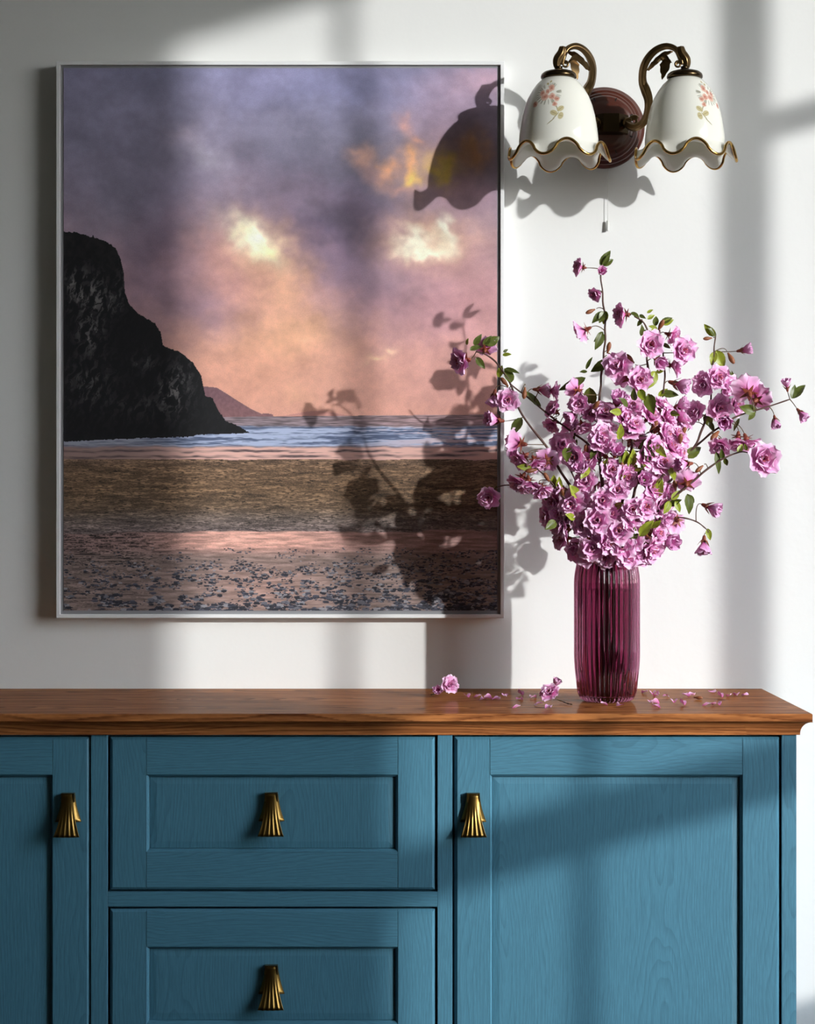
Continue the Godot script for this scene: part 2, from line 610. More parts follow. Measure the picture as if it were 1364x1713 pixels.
func sky_picture(w: int, h: int) -> Image:
	var im := Image.create(w, h, false, Image.FORMAT_RGB8)
	var n1 := noise(31, 0.011, 3)
	var n2 := noise(32, 0.03, 3)
	var n3 := noise(33, 0.014, 4)
	var n4 := noise(36, 0.009, 4)
	var base := [[113, c8(150, 148, 182)], [200, c8(154, 146, 172)], [300, c8(160, 144, 164)], [400, c8(172, 146, 160)], [470, c8(188, 150, 158)], [540, c8(208, 160, 156)], [620, c8(230, 172, 156)], [700, c8(236, 174, 156)]]
	# clouds as soft tilted ovals: x, y, half width, half height, tilt, colour, strength
	var clouds := [
		[150, 200, 150, 110, 0.0, c8(162, 158, 188), 0.8], [200, 330, 110, 60, 0.3, c8(172, 162, 186), 0.6], [560, 150, 120, 50, 0.0, c8(148, 148, 190), 0.7], [420, 140, 60, 40, 0, c8(160, 156, 196), 0.6],
		[815, 130, 60, 40, 0.0, c8(222, 180, 196), 0.8], [760, 200, 80, 60, 0.4, c8(190, 160, 182), 0.7], [600, 285, 110, 70, 0.2, c8(124, 122, 142), 0.85], [480, 250, 110, 60, -0.2, c8(130, 128, 150), 0.7], [230, 300, 90, 60, 0.2, c8(138, 132, 156), 0.6],
		[345, 262, 48, 22, 0.6, c8(190, 182, 200), 0.75], [300, 222, 30, 14, 0.3, c8(186, 168, 186), 0.5], [265, 430, 50, 80, 0.1, c8(140, 120, 146), 0.75], [345, 505, 75, 42, 0.2, c8(146, 122, 146), 0.85], [300, 470, 50, 30, 0.3, c8(196, 158, 168), 0.5],
		[565, 390, 150, 80, 0.3, c8(118, 100, 124), 0.95], [575, 375, 52, 32, 0.4, c8(80, 72, 92), 1.0], [640, 455, 90, 50, 0.3, c8(146, 126, 154), 0.75], [560, 520, 70, 40, 0.5, c8(170, 136, 148), 0.55], [500, 330, 90, 30, 0.35, c8(140, 124, 142), 0.6],
		[420, 470, 90, 60, 0.5, c8(226, 164, 150), 0.8], [370, 420, 55, 40, 0.4, c8(208, 156, 152), 0.6], [480, 490, 40, 50, 0.2, c8(240, 182, 150), 0.75], [470, 600, 110, 70, 0.0, c8(240, 180, 146), 0.85], [500, 560, 70, 30, -0.2, c8(244, 188, 148), 0.6],
		[400, 640, 90, 50, 0, c8(238, 172, 150), 0.6], [620, 640, 140, 60, 0, c8(232, 172, 156), 0.6], [790, 510, 90, 80, 0, c8(220, 162, 164), 0.7], [700, 520, 80, 50, 0.2, c8(206, 156, 164), 0.5], [770, 640, 90, 50, 0, c8(222, 166, 160), 0.6],
		[720, 405, 80, 46, -0.1, c8(240, 184, 152), 0.85], [440, 415, 62, 40, 0.75, c8(240, 192, 154), 0.8], [425, 400, 40, 17, 0.72, c8(255, 251, 226), 1.4], [447, 418, 22, 13, 0.3, c8(255, 240, 190), 1.0], [405, 388, 16, 12, 0.3, c8(250, 236, 200), 0.9],
		[692, 402, 20, 17, 0, c8(255, 246, 222), 1.3], [748, 384, 12, 22, -0.2, c8(255, 250, 230), 1.3], [716, 420, 34, 13, -0.1, c8(255, 250, 224), 1.3], [735, 405, 22, 14, 0, c8(244, 226, 196), 0.7],
		[740, 270, 50, 44, 0.2, c8(218, 166, 160), 0.7], [688, 278, 13, 36, -0.1, c8(250, 184, 140), 1.0], [692, 298, 11, 14, 0, c8(255, 214, 124), 1.1], [746, 276, 28, 22, 0.1, c8(244, 202, 122), 1.0], [745, 290, 15, 14, 0, c8(242, 212, 96), 0.9], [795, 252, 20, 26, 0.3, c8(244, 176, 128), 0.8],
		[650, 280, 15, 22, 0.2, c8(246, 178, 140), 0.95], [612, 264, 18, 14, 0.5, c8(236, 182, 164), 0.85], [622, 290, 26, 14, 0.5, c8(214, 166, 162), 0.6], [685, 205, 14, 16, 0, c8(226, 172, 166), 0.9], [702, 232, 9, 8, 0, c8(240, 178, 158), 0.9], [672, 320, 22, 10, 0.3, c8(226, 168, 150), 0.6],
		[780, 320, 60, 30, 0, c8(184, 142, 156), 0.6], [632, 600, 14, 5, 0, c8(255, 216, 178), 0.9], [657, 588, 8, 5, 0, c8(255, 216, 186), 0.9], [505, 660, 26, 12, 0, c8(240, 184, 150), 0.4]]
	for i in h:
		var y0 := 113.0 + (703.0 - 113.0) * i / (h - 1)
		for j in w:
			var x0 := 106.0 + 727.0 * j / (w - 1)
			var a := n1.get_noise_2d(x0, y0)
			var x := x0 + 13.0 * a + 6.0 * n2.get_noise_2d(x0, y0)
			var y := y0 + 13.0 * n1.get_noise_2d(x0 + 900, y0) + 6.0 * n2.get_noise_2d(x0 + 700, y0)
			var c := ramp(base, y)
			for b in clouds:
				var dx: float = x - b[0]
				var dy: float = y - b[1]
				if absf(dx) + absf(dy) > 3.2 * (b[2] + b[3]):
					continue
				var cs := cos(b[4])
				var sn := sin(b[4])
				var u: float = (dx * cs + dy * sn) / b[2]
				var v: float = (dy * cs - dx * sn) / b[3]
				var q := u * u + v * v
				if q < 6.0:
					c = c.lerp(b[5], minf(1.0, b[6] * exp(-q * 0.8)))
			var k := 1.0 + 0.05 * n3.get_noise_2d(x0, y0 * 1.3) + 0.10 * n4.get_noise_2d(x0 * 0.9 - y0 * 0.15, y0 * 1.2) * smoothstep(690.0, 560.0, y0)
			im.set_pixel(j, i, Color(c.r * k, c.g * k, c.b * k))
	return im

func seascape() -> Image:
	var W := 872
	var H := 1090
	var sky := sky_picture(242, 198)
	var sky_rows := int(ceil(H * (703.0 - 113.0) / 909.0))
	sky.resize(W, sky_rows, Image.INTERPOLATE_CUBIC)
	var cliff := []
	for p in [[105, 387], [125, 388], [153, 396], [155, 392], [157, 397], [170, 401], [180, 405], [193, 415], [201, 433], [206, 455], [208, 488], [215, 508], [232, 525], [258, 540], [268, 555], [272, 578], [285, 583], [300, 588], [322, 606], [336, 628], [343, 662], [355, 666], [366, 688], [378, 705], [390, 708], [408, 718], [417, 724]]:
		cliff.append(Vector2(p[0], p[1]))
	var foot := [Vector2(105, 739), Vector2(200, 734), Vector2(320, 730), Vector2(330, 727), Vector2(417, 724)]
	var head := []
	for p in [[340, 646], [362, 648], [380, 659], [397, 670], [420, 684], [437, 692], [446, 691], [456, 693], [459, 700]]:
		head.append(Vector2(p[0], p[1]))
	var rocks := [[135, 480, 38, 30, 1.0], [150, 555, 22, 32, 1.0], [170, 505, 30, 22, 0.7], [290, 655, 28, 38, 0.8], [240, 605, 18, 16, 0.6], [150, 640, 40, 40, 0.55], [200, 470, 10, 40, 0.3], [310, 620, 16, 22, 0.3], [230, 680, 40, 20, 0.35]]
	var fine := noise(41, 0.35, 2)
	var mott := noise(42, 0.05, 3)
	var ridge := noise(43, 0.06, 4)
	var streak := noise(44, 1.0, 3)
	var streak2 := noise(45, 1.0, 2)
	var data := PackedByteArray()
	data.resize(W * H * 3)
	var sand := [[766, c8(140, 112, 92)], [780, c8(120, 95, 74)], [820, c8(122, 97, 74)], [850, c8(112, 92, 74)], [868, c8(118, 104, 96)], [889, c8(122, 108, 106)]]
	for i in H:
		var y := 113.0 + 909.0 * i / H
		for j in W:
			var x := 106.0 + 727.0 * j / W
			var c := Color.BLACK
			var left := 1.0 - smoothstep(200.0, 330.0, x)
			var horizon := 699.5 - 6.5 * (x - 106.0) / 727.0
			if y < horizon:
				c = sky.get_pixel(j, mini(i, sky_rows - 1))
				var k := 1.0 + 0.025 * mott.get_noise_2d(x, y) + 0.035 * fine.get_noise_2d(x, y)
				c = Color(c.r * k, c.g * k, c.b * k)
				var strip := 697.0 - 10.0 * exp(-pow((x - 530.0) / 45.0, 2.0))
				if x > 440 and y > strip:
					c = c.lerp(c8(196, 136, 134), 0.55)
				if x < 460 and y > on_line(head, x):
					c = c8(128, 94, 102).lerp(c8(150, 108, 108), smoothstep(650.0, 700.0, y) * 0.6)
					var hk := 1.0 + 0.08 * mott.get_noise_2d(x * 2.0, y * 2.0)
					c = Color(c.r * hk, c.g * hk, c.b * hk)
			elif y < 768.0:
				var s := streak.get_noise_2d(x * 0.012, y * 0.30)
				var s2 := streak2.get_noise_2d(x * 0.03, y * 0.55)
				var yy := y + 1.8 * streak2.get_noise_2d(x * 0.014, 3.0) + 1.2 * s2
				c = c8(138, 122, 128).lerp(c8(168, 136, 138), clampf((x - 500.0) / 300.0, 0, 1))
				var k := 1.0 + 0.35 * s + 0.2 * s2
				c = Color(c.r * k, c.g * k, c.b * k)
				var foam := smoothstep(711.0, 715.0, yy) * (1.0 - smoothstep(744.0, 749.0, yy))
				var bands := 0.5 + 1.1 * streak2.get_noise_2d(x * 0.0035 + 4.0, yy * 0.15)
				var fc := c8(182, 194, 224).lerp(c8(92, 104, 134), clampf(bands * 1.3 - 0.4 + 1.1 * s + 0.5 * s2, 0, 1))
				fc = fc.lerp(c8(226, 196, 198), clampf((x - 560.0) / 200.0, 0, 1) * smoothstep(0.55, 0.8, 1.0 - bands) * 0.8)
				fc = fc.lerp(c8(150, 146, 152), left * 0.5)
				c = c.lerp(fc, foam)
				var wash := smoothstep(746.0, 750.0, yy)
				var pink := c8(238, 190, 178).lerp(c8(156, 130, 124), left * 0.85)
				var line := maxf(exp(-pow((yy - 754.5) / 1.7, 2.0)), exp(-pow((yy - 763.0 + (x - 500.0) * 0.006) / 1.9, 2.0)))
				pink = pink.lerp(c8(104, 86, 88), clampf(line * (0.55 + 1.3 * streak2.get_noise_2d(x * 0.008, floorf(y / 9.0) * 7.0)), 0, 1))
				c = c.lerp(pink, wash)
			else:
				var big := streak2.get_noise_2d(x * 0.006, y * 0.05 + 30.0)
				var s := streak.get_noise_2d(x * 0.014, y * 0.13)
				var s2 := streak2.get_noise_2d(x * 0.05, y * 0.40)
				var s3 := streak2.get_noise_2d(x * 0.10 + 50.0, y * 0.55 + 9.0)
				var edge := y + 3.0 * streak2.get_noise_2d(x * 0.01, 20.0)
				var top := 767.0 + 4.0 * streak2.get_noise_2d(x * 0.008, 2.0)
				c = ramp(sand, edge)
				var k := 1.0 + 0.42 * s + 0.34 * s3 + 0.30 * big
				k -= 0.60 * smoothstep(0.14, 0.36, s2) * clampf(0.45 + 1.6 * s, 0, 1)
				k += 0.45 * smoothstep(0.16, 0.4, -s3) * clampf(0.6 - 1.2 * big, 0, 1)
				c = Color(c.r * k, c.g * k, c.b * k)
				if y < top:
					c = c8(226, 178, 168).lerp(c8(150, 122, 112), left)
				var wet := smoothstep(888.5, 890.0, edge + (x - 500.0) * 0.006)
				if wet > 0.0:
					var bright := exp(-pow((x - 420.0) / 170.0, 2.0) - pow((y - 902.0) / 30.0, 2.0))
					var g := c8(178, 142, 136).lerp(c8(244, 186, 170), clampf(bright * 1.15, 0, 1))
					g = g.lerp(c8(148, 122, 118), left * 0.7)
					g = g.lerp(c8(148, 128, 122), smoothstep(912.0, 938.0, y))
					var glow := exp(-pow((x - 440.0) / 110.0, 2.0) - pow((y - 985.0) / 45.0, 2.0))
					g = g.lerp(c8(216, 168, 154), glow * 0.5)
					var rip := streak2.get_noise_2d(x * 0.028 + 2.0 * s, y * 0.26)
					var kk := 1.0 + 0.22 * s + 0.12 * rip
					kk -= (0.16 + 0.5 * left) * smoothstep(0.10, 0.30, rip) * (1.0 - 0.5 * smoothstep(930.0, 960.0, y))
					g = Color(g.r * kk, g.g * kk, g.b * kk)
					c = c.lerp(g, wet)
			if x < 418.0 and y < 742.0:
				var jag := 3.0 * ridge.get_noise_2d(x * 2.0, y * 2.0)
				if y > on_line(cliff, x) + jag * 0.5 and y < on_line(foot, x) + jag * 0.4:
					var m := 0.06
					for r in rocks:
						m += r[4] * exp(-pow((x - r[0]) / r[2], 2.0) - pow((y - r[1]) / r[3], 2.0))
					var wx := x + 5.0 * mott.get_noise_2d(x * 0.5, y * 0.5)
					var q := clampf(0.5 + 0.9 * mott.get_noise_2d(wx * 1.5 + 0.5 * y, y * 0.6), 0, 1)
					var q2 := clampf(0.5 + 0.8 * ridge.get_noise_2d(wx * 0.8 + 300.0, y * 0.7), 0, 1)
					var crack := absf(ridge.get_noise_2d(wx * 0.9 + 80.0 + 0.3 * y, y * 0.45))
					var v := clampf(m, 0, 1) * (smoothstep(0.45, 0.7, q) * 0.8 + 0.35 * smoothstep(0.5, 0.8, q2)) * smoothstep(0.0, 0.14, crack)
					c = c8(15, 15, 19).lerp(c8(118, 114, 114), clampf(v, 0, 1))
					if y < on_line(cliff, x) + 40.0 and x < 200.0:
						c = c.lerp(c8(38, 37, 36), 0.5 * clampf(q2, 0, 1))
			var at := (i * W + j) * 3
			data[at] = int(clampf(c.r, 0, 1) * 255.0)
			data[at + 1] = int(clampf(c.g, 0, 1) * 255.0)
			data[at + 2] = int(clampf(c.b, 0, 1) * 255.0)
	# stones on the beach, more and larger towards the bottom
	var r := RandomNumberGenerator.new()
	r.seed = 99
	var tones := [c8(40, 42, 52), c8(56, 58, 70), c8(74, 76, 90), c8(44, 44, 52), c8(108, 108, 118), c8(150, 148, 154)]
	for n in 9000:
		var y := 1024.0 - 108.0 * pow(r.randf(), 1.35)
		var x := 104.0 + 732.0 * r.randf()
		var thick := mott.get_noise_2d(x * 0.3, y * 0.9) * 1.5 + 0.34 + (x - 470.0) / 1300.0
		if y < 950.0:
			thick -= (950.0 - y) / 40.0 - 0.2 * smoothstep(560.0, 700.0, x)
		if r.randf() > thick + 0.25:
			continue
		var f := (y - 900.0) / 120.0
		var rx := (1.5 + 5.6 * f * pow(r.randf(), 3.0)) * 1.2
		var ry := rx * r.randf_range(0.28, 0.5)
		var tone: Color = tones[int(pow(r.randf(), 1.25) * 5.99)]
		var cx := (x - 106.0) / 727.0 * W
		var cy := (y - 113.0) / 909.0 * H
		for i in range(maxi(0, int(cy - ry - 1)), mini(H, int(cy + ry + 2))):
			for j in range(maxi(0, int(cx - rx - 1)), mini(W, int(cx + rx + 2))):
				var u := (j - cx) / rx
				var v := (i - cy) / ry
				var q := u * u + v * v + 0.35 * fine.get_noise_2d(j, i)
				if q < 1.0:
					var t := tone.lerp(c8(176, 172, 180), 0.32 * clampf(-v - 0.2, 0, 1))
					var at := (i * W + j) * 3
					data[at] = int(t.r * 255.0)
					data[at + 1] = int(t.g * 255.0)
					data[at + 2] = int(t.b * 255.0)
	return Image.create_from_data(W, H, false, Image.FORMAT_RGB8, data)

func picture():
	var p := thing("framed_picture", "large print of a dark sea cliff under pink sunset sky in thin white frame", "picture", px(469, 568, 0.001))
	var o := p.position
	var zf := 0.032
	var st := sheet()
	var a := px(94, 1034, zf)
	var b := px(844, 102, zf)
	var w := 0.0064
	# four mitred sides, each a part
	var outer := [Vector3(a.x, a.y, 0), Vector3(b.x, a.y, 0), Vector3(b.x, b.y, 0), Vector3(a.x, b.y, 0)]
	var inner := [Vector3(a.x + w, a.y + w, 0), Vector3(b.x - w, a.y + w, 0), Vector3(b.x - w, b.y - w, 0), Vector3(a.x + w, b.y - w, 0)]
	for k in 4:
		var q := (k + 1) % 4
		st = sheet()
		var e := 0.0007
		var toward := [(inner[k] - outer[k]).normalized() * e, (inner[q] - outer[q]).normalized() * e]
		var f := Vector3(0, 0, zf)
		var s := Vector3(0, 0, zf - e)
		var g := Vector3(0, 0, 0.002)
		var up := -o
		quad(st, outer[k] + toward[0] + f + up, outer[q] + toward[1] + f + up, inner[q] - toward[1] + f + up, inner[k] - toward[0] + f + up)
		quad(st, outer[k] + s + up, outer[q] + s + up, outer[q] + toward[1] + f + up, outer[k] + toward[0] + f + up)
		quad(st, outer[k] + g + up, outer[q] + g + up, outer[q] + s + up, outer[k] + s + up)
		quad(st, inner[k] - toward[0] + f + up, inner[q] - toward[1] + f + up, inner[q] + s + up, inner[k] + s + up)
		quad(st, inner[k] + s + up, inner[q] + s + up, inner[q] + g + up, inner[k] + g + up)
		quad(st, outer[q] + g + up, outer[k] + g + up, inner[k] + g + up, inner[q] + g + up)
		obj("frame", st, M.frame, p)
	st = sheet()
	box(st, Vector3(a.x + w * 0.5, a.y + w * 0.5, 0.003) - o, Vector3(b.x - w * 0.5, b.y - w * 0.5, 0.0272) - o)
	obj("backing", st, M.gap, p)
	var zc := 0.0285
	var ca := px(106.6, 1021.4, zc)
	var cb := px(832.2, 113.8, zc)
	var im := seascape()
	var cm := mat(Color(0.97, 0.97, 0.97), 0.8)
	cm.albedo_texture = tex(im)
	var weave := Image.create(128, 128, false, Image.FORMAT_L8)
	for i in 128:
		for j in 128:
			weave.set_pixel(j, i, Color.WHITE * (0.5 + 0.25 * sin(TAU * j / 4.0) * cos(TAU * i / 8.0) + 0.2 * cos(TAU * i / 4.0)))
	cm.heightmap_enabled = false
	st = sheet()
	quad(st, ca - o, Vector3(cb.x, ca.y, zc) - o, cb - o, Vector3(ca.x, cb.y, zc) - o, [Vector2(0, 1), Vector2(1, 1), Vector2(1, 0), Vector2(0, 0)])
	obj("canvas", st, cm, p)
	st = sheet()   # the stretched sides of the canvas
	var d := Vector3(0, 0, -0.0012)
	var cc := [ca - o, Vector3(cb.x, ca.y, zc) - o, cb - o, Vector3(ca.x, cb.y, zc) - o]
	for k in 4:
		var q := (k + 1) % 4
		quad(st, cc[k] + d, cc[q] + d, cc[q], cc[k])
	obj("canvas_edge", st, M.gap, p)

# ---------------------------------------------------------------- wall light
func decal() -> Image:
	var im := Image.create(1024, 384, false, Image.FORMAT_RGB8)
	im.fill(c8(238, 237, 229))
	var r := RandomNumberGenerator.new()
	r.seed = 5
	var K := 2.95
	var dab := func(x: float, y: float, rx: float, ry: float, tilt: float, c: Color, s: float):
		var cx := 512.0 + (x - 917.0) * K
		var cy := (y - 131.0) * K
		var m := maxf(rx, ry) * K * 1.6
		for i in range(maxi(0, int(cy - m)), mini(384, int(cy + m) + 1)):
			for j in range(int(cx - m), int(cx + m) + 1):
				var dx := (j - cx) / K
				var dy := (i - cy) / K
				var u := (dx * cos(tilt) + dy * sin(tilt)) / rx
				var v := (dy * cos(tilt) - dx * sin(tilt)) / ry
				var q := u * u + v * v
				if q < 1.7:
					im.set_pixel(j, i, im.get_pixel(j, i).lerp(c, s * (1.0 - smoothstep(0.7, 1.5, q))))
	# grey-green sprigs, stem and leaves
	for k in 44:
		var a := r.randf() * TAU
		var b := Vector2(910, 166) + Vector2(cos(a) * 15, sin(a) * 12)
		dab.call(b.x + cos(a) * 4, b.y + sin(a) * 4, 4.5, 0.7, a, c8(160, 158, 142), 0.7)
	for q in [[921, 186, 6, 0.8, 1.0], [926, 194, 6, 0.8, 1.3], [924, 206, 7, 0.8, -0.9], [917, 215, 7, 0.7, -0.75]]:
		dab.call(q[0], q[1], q[2], q[3], q[4], c8(158, 148, 112), 0.8)
	for q in [[921, 201, 5.5, 4.2, 0.5], [931, 194, 5.6, 3.8, -0.7], [931, 206, 3.6, 5.8, 0.3], [904, 148, 3, 2, 0.4], [910, 144, 2.6, 1.8, -0.4]]:
		dab.call(q[0], q[1], q[2], q[3], q[4], c8(196, 184, 140), 0.9)
		dab.call(q[0], q[1], q[2] * 0.9, 0.5, q[4], c8(150, 130, 84), 0.6)
	# roses: paler outer petals, darker hearts
	for q in [[914, 157, 7.5], [898, 165, 6.0], [904, 172, 7.5], [888, 183, 5.5], [917, 172, 6.5], [925, 177, 5.0], [922, 186, 4.5], [908, 163, 5.0]]:
		for k in 6:
			var a := TAU * k / 6 + r.randf()
			dab.call(q[0] + cos(a) * q[2] * 0.6, q[1] + sin(a) * q[2] * 0.6, q[2] * 0.45, q[2] * 0.32, a + 1.5, c8(228, 196, 178).lerp(c8(216, 164, 148), r.randf()), 0.85)
		dab.call(q[0], q[1], q[2] * 0.5, q[2] * 0.45, 0, c8(208, 148, 130), 0.8)
		dab.call(q[0] + 0.4, q[1], q[2] * 0.22, q[2] * 0.2, 0, c8(176, 104, 90), 0.8)
		for k in 4:
			var a := r.randf() * TAU
			dab.call(q[0] + cos(a) * q[2] * 0.5, q[1] + sin(a) * q[2] * 0.5, q[2] * 0.3, 0.5, a + 1.4, c8(186, 124, 108), 0.6)
	return im

func make_shade() -> Array:
	var S := 0.000954
	var st := sheet()
	var n := 168
	var prof := [[66.0, 112.0], [66.4, 104.0], [65.6, 94.0], [63.4, 78.0], [60.5, 62.0], [56.5, 47.0], [51.0, 33.0], [44.0, 20.5], [36.5, 10.5], [28.5, 3.0], [24.0, 0.5]]   # radius, distance below the cap, in 0.954 mm
	var ripple := func(a: float) -> float:
		var c := cos(7.0 * (a + PI / 2.0 - 0.09))
		return signf(c) * pow(absf(c), 0.72)
	var at := func(s: float, a: float, t: float) -> Vector3:   # the flared and ruffled skirt; t sets it inwards
		var w: float = ripple.call(a)
		var r := 66.0 + 18.5 * pow(s, 1.25) - 2.5 * w * s * s - t
		var y := 112.0 + 15.5 * sin(s * PI * 0.5) - 12.5 * w * pow(s, 1.4) + t * 0.5 * s
		return Vector3(cos(a) * r, -y, -sin(a) * r) * S
	var rows := []
	for k in 9:
		var s := 1.0 - k / 8.0
		var row := PackedVector3Array()
		for j in n:
			row.append(at.call(s, TAU * j / n, 0.0))
		rows.append(row)
	for p in prof.slice(1):
		rows.append(ring(Vector3(0, -p[1] * S, 0), p[0] * S, n))
	for i in range(prof.size() - 1, 0, -1):
		rows.append(ring(Vector3(0, -(prof[i][1] + 2.5) * S, 0), (prof[i][0] - 2.8) * S, n))
	for k in 9:
		var row := PackedVector3Array()
		for j in n:
			row.append(at.call(k / 8.0, TAU * j / n, 2.8))
		rows.append(row)
	rows.append(rows[0])
	st.set_smooth_group(0)
	for i in rows.size() - 1:
		for j in n:
			var k := (j + 1) % n
			for q in [[i, j, j], [i + 1, k, j + 1], [i, k, j + 1], [i, j, j], [i + 1, j, j], [i + 1, k, j + 1]]:
				var pt: Vector3 = rows[q[0]][q[1]]
				st.set_uv(Vector2(float(q[2]) / n, clampf(-pt.y / S / 130.0, 0.0, 0.99) if q[0] < 19 else 0.97))
				st.add_vertex(pt)
	var edge := PackedVector3Array()
	for j in n + 1:
		edge.append(at.call(1.0, TAU * (j % n) / n, 1.2))
	var sr := sheet()
	tube(sr, edge, func(_t): return 0.0024, 8, 0, 0.0, true)
	return [made(st), made(sr)]

# a small pointed leaf of cast metal: base, tip, half width, bulge
func cast_leaf(st: SurfaceTool, a: Vector3, b: Vector3, half: float, side: Vector3, curl: Vector3):
	for f in [0, 1]:
		var rows := []
		for i in 9:
			var s := i / 8.0
			var mid := a.lerp(b, s) + curl * sin(s * PI)
			var w := half * sin(PI * pow(s, 0.7)) * (1.0 + 0.22 * cos(s * 22.0)) + 0.0004
			var nrm := (b - a).cross(side).normalized()
			var row := PackedVector3Array()
			for j in 5:
				var t := j / 2.0 - 1.0
				row.append(mid + side * (t * w) + nrm * (0.0014 * (1.0 - absf(t)) if f == 0 else -0.0006))
			rows.append(row)
		grid(st, rows, false, f == 0)

func wall_light():
	var S := 0.000954
	var zc := 0.147
	var plate_at := px(1013, 215, 0.0)
	var lamp := thing("wall_light", "two-armed brass wall light with white flowered bell shades on dark round backplate", "wall light", Vector3(0.3352, plate_at.y, 0.0))
	var o := lamp.position
	# turned dark wood disc
	var st := sheet()
	var turn := Transform3D(Basis(Vector3.RIGHT, PI / 2), Vector3(plate_at.x * 0.992, plate_at.y, 0.001) - o)
	lathe(st, [[0.0, 0.0], [0.0675, 0.0], [0.0682, 0.004], [0.0672, 0.0075], [0.0635, 0.0085], [0.0625, 0.0105], [0.0608, 0.0122], [0.0570, 0.0128], [0.0560, 0.0150], [0.0545, 0.0165], [0.0520, 0.0168], [0.0510, 0.0185], [0.0470, 0.0215], [0.0420, 0.0235], [0.0400, 0.0237], [0.0390, 0.0252], [0.0300, 0.0265], [0.0, 0.0270]], 96, turn)
	obj("backplate", st, M.mahogany, lamp)
	for k in 8:
		var a := PI / 8 + TAU * k / 8
		st = sheet()
		box(st, Vector3(-0.0009, 0.040, -0.001), Vector3(0.0009, 0.0495, 0.0042))
		var sl := obj("vent_slot", st, M.slot, lamp)
		sl.transform = Transform3D(Basis(Vector3.BACK, a), Vector3(plate_at.x * 0.992, plate_at.y, 0.0195) - o)
	# six-sided brass bracket with a boss at each end
	st = sheet()
	var cy := px(1025, 206, 0.05).y
	var prof := [Vector2(-0.030, 0.027), Vector2(0.030, 0.027), Vector2(0.030, 0.040), Vector2(0.013, 0.056), Vector2(-0.013, 0.056), Vector2(-0.030, 0.040)]
	for lv in [[-0.0150, 0.0150]]:
		for k in prof.size():
			var q := (k + 1) % prof.size()
			var p: Vector2 = prof[k]
			var r: Vector2 = prof[q]
			quad(st, Vector3(p.x, cy - o.y + lv[1], p.y), Vector3(r.x, cy - o.y + lv[1], r.y), Vector3(r.x, cy - o.y + lv[0], r.y), Vector3(p.x, cy - o.y + lv[0], p.y))
		for y in lv:
			for k in range(1, prof.size() - 1):
				var t := [prof[0], prof[k], prof[k + 1]]
				for m in ([0, 1, 2] if y > 0 else [0, 2, 1]):
					st.set_uv(Vector2.ZERO)
					st.add_vertex(Vector3(t[m].x, cy - o.y + y, t[m].y))
	obj("bracket", st, M.dark_brass, lamp)
	var shade := make_shade()
	var flowers := tex(decal())
	for s: float in [-1.0, 1.0]:
		var ax := 0.342 + s * 0.1007
		var top := px(933, 131, zc).y
		# the arm: out of the bracket, down and round, up beside the disc and over to the shade
		var pts := []
		for q in [[1046, 205, 0.045], [1054, 211, 0.055], [1064, 213, 0.064], [1076, 206, 0.073], [1084, 190, 0.081], [1086, 168, 0.089], [1081, 150, 0.096], [1076, 136, 0.101], [1077, 115, 0.110], [1085, 97, 0.119], [1099, 83, 0.128], [1116, 77, 0.137], [1131, 82, 0.144], [1138, 96, 0.147], [1141, 108, 0.147]]:
			var v := px(q[0], q[1], q[2])
			var cx: float = lerpf(0.337, 0.342, clampf((q[2] - 0.05) / 0.09, 0, 1))
			pts.append(Vector3(cx + s * (v.x - cx), v.y, v.z) - o)
		var path := curve(pts, 5)
		st = sheet()
		tube(st, path, func(t: float): return 0.0060 + 0.0016 * exp(-pow((t - 0.42) / 0.07, 2.0)) - 0.0022 * smoothstep(0.55, 1.0, t), 20, 5, 0.13)
		# scrolls where the arm leaves the bracket and where it meets the shade
		for sc in [[Vector3(0.0365 * s + 0.0015, cy - o.y + 0.004, 0.047), 0.0085], [Vector3(ax - s * 0.0105, px(0, 108, zc).y, zc) - o, 0.0058], [Vector3(0.026 * s + 0.0015, cy - o.y + 0.0, 0.05), 0.0075]]:
			var loop := PackedVector3Array()
			for k in 22:
				var a := TAU * 1.4 * k / 21.0 + 0.6
				var rr: float = sc[1] * (1.0 - 0.7 * k / 21.0)
				loop.append(sc[0] + Vector3(cos(a) * rr * s, sin(a) * rr, 0.002 * k / 21.0))
			tube(st, loop, func(t: float): return sc[1] * 0.36 * (1.0 - 0.3 * t), 10)
		# fluted end piece that drops to the cap
		var drop := curve([Vector3(ax - s * 0.0068, top + 0.0505, zc) - o, Vector3(ax - s * 0.0052, top + 0.040, zc) - o, Vector3(ax + s * 0.0012, top + 0.030, zc) - o, Vector3(ax + s * 0.0026, top + 0.021, zc) - o, Vector3(ax, top + 0.013, zc) - o], 5)
		tube(st, drop, func(t: float): return 0.0045 + 0.0032 * sin(PI * pow(t, 0.8)) - 0.001 * t, 20, 5, 0.13)
		obj("arm", st, M.brass, lamp)
		# acanthus leaves under the bend
		st = sheet()
		var B := func(x: float, y: float, z: float) -> Vector3:
			var v := px(x, y, z)
			return Vector3(0.341 + s * (v.x - 0.341), v.y, v.z) - o
		cast_leaf(st, B.call(1082, 118, 0.112), B.call(1126, 86, 0.124), 0.0095, Vector3(0.25 * s, 0.7, 0.66).normalized(), Vector3(0, 0.004, 0.003))
		cast_leaf(st, B.call(1083, 116, 0.112), B.call(1102, 105, 0.124), 0.0068, Vector3(0.2 * s, 0.8, 0.5).normalized(), Vector3(0, 0.002, 0.002))
		cast_leaf(st, B.call(1104, 96, 0.121), B.call(1124, 105, 0.127), 0.0055, Vector3(0.1 * s, 0.8, 0.5).normalized(), Vector3(0, 0.002, 0.002))
		cast_leaf(st, B.call(1112, 98, 0.124), B.call(1108, 133, 0.128), 0.0085, Vector3(0.85 * s, 0.1, 0.5).normalized(), Vector3(0.002 * s, 0, 0.004))
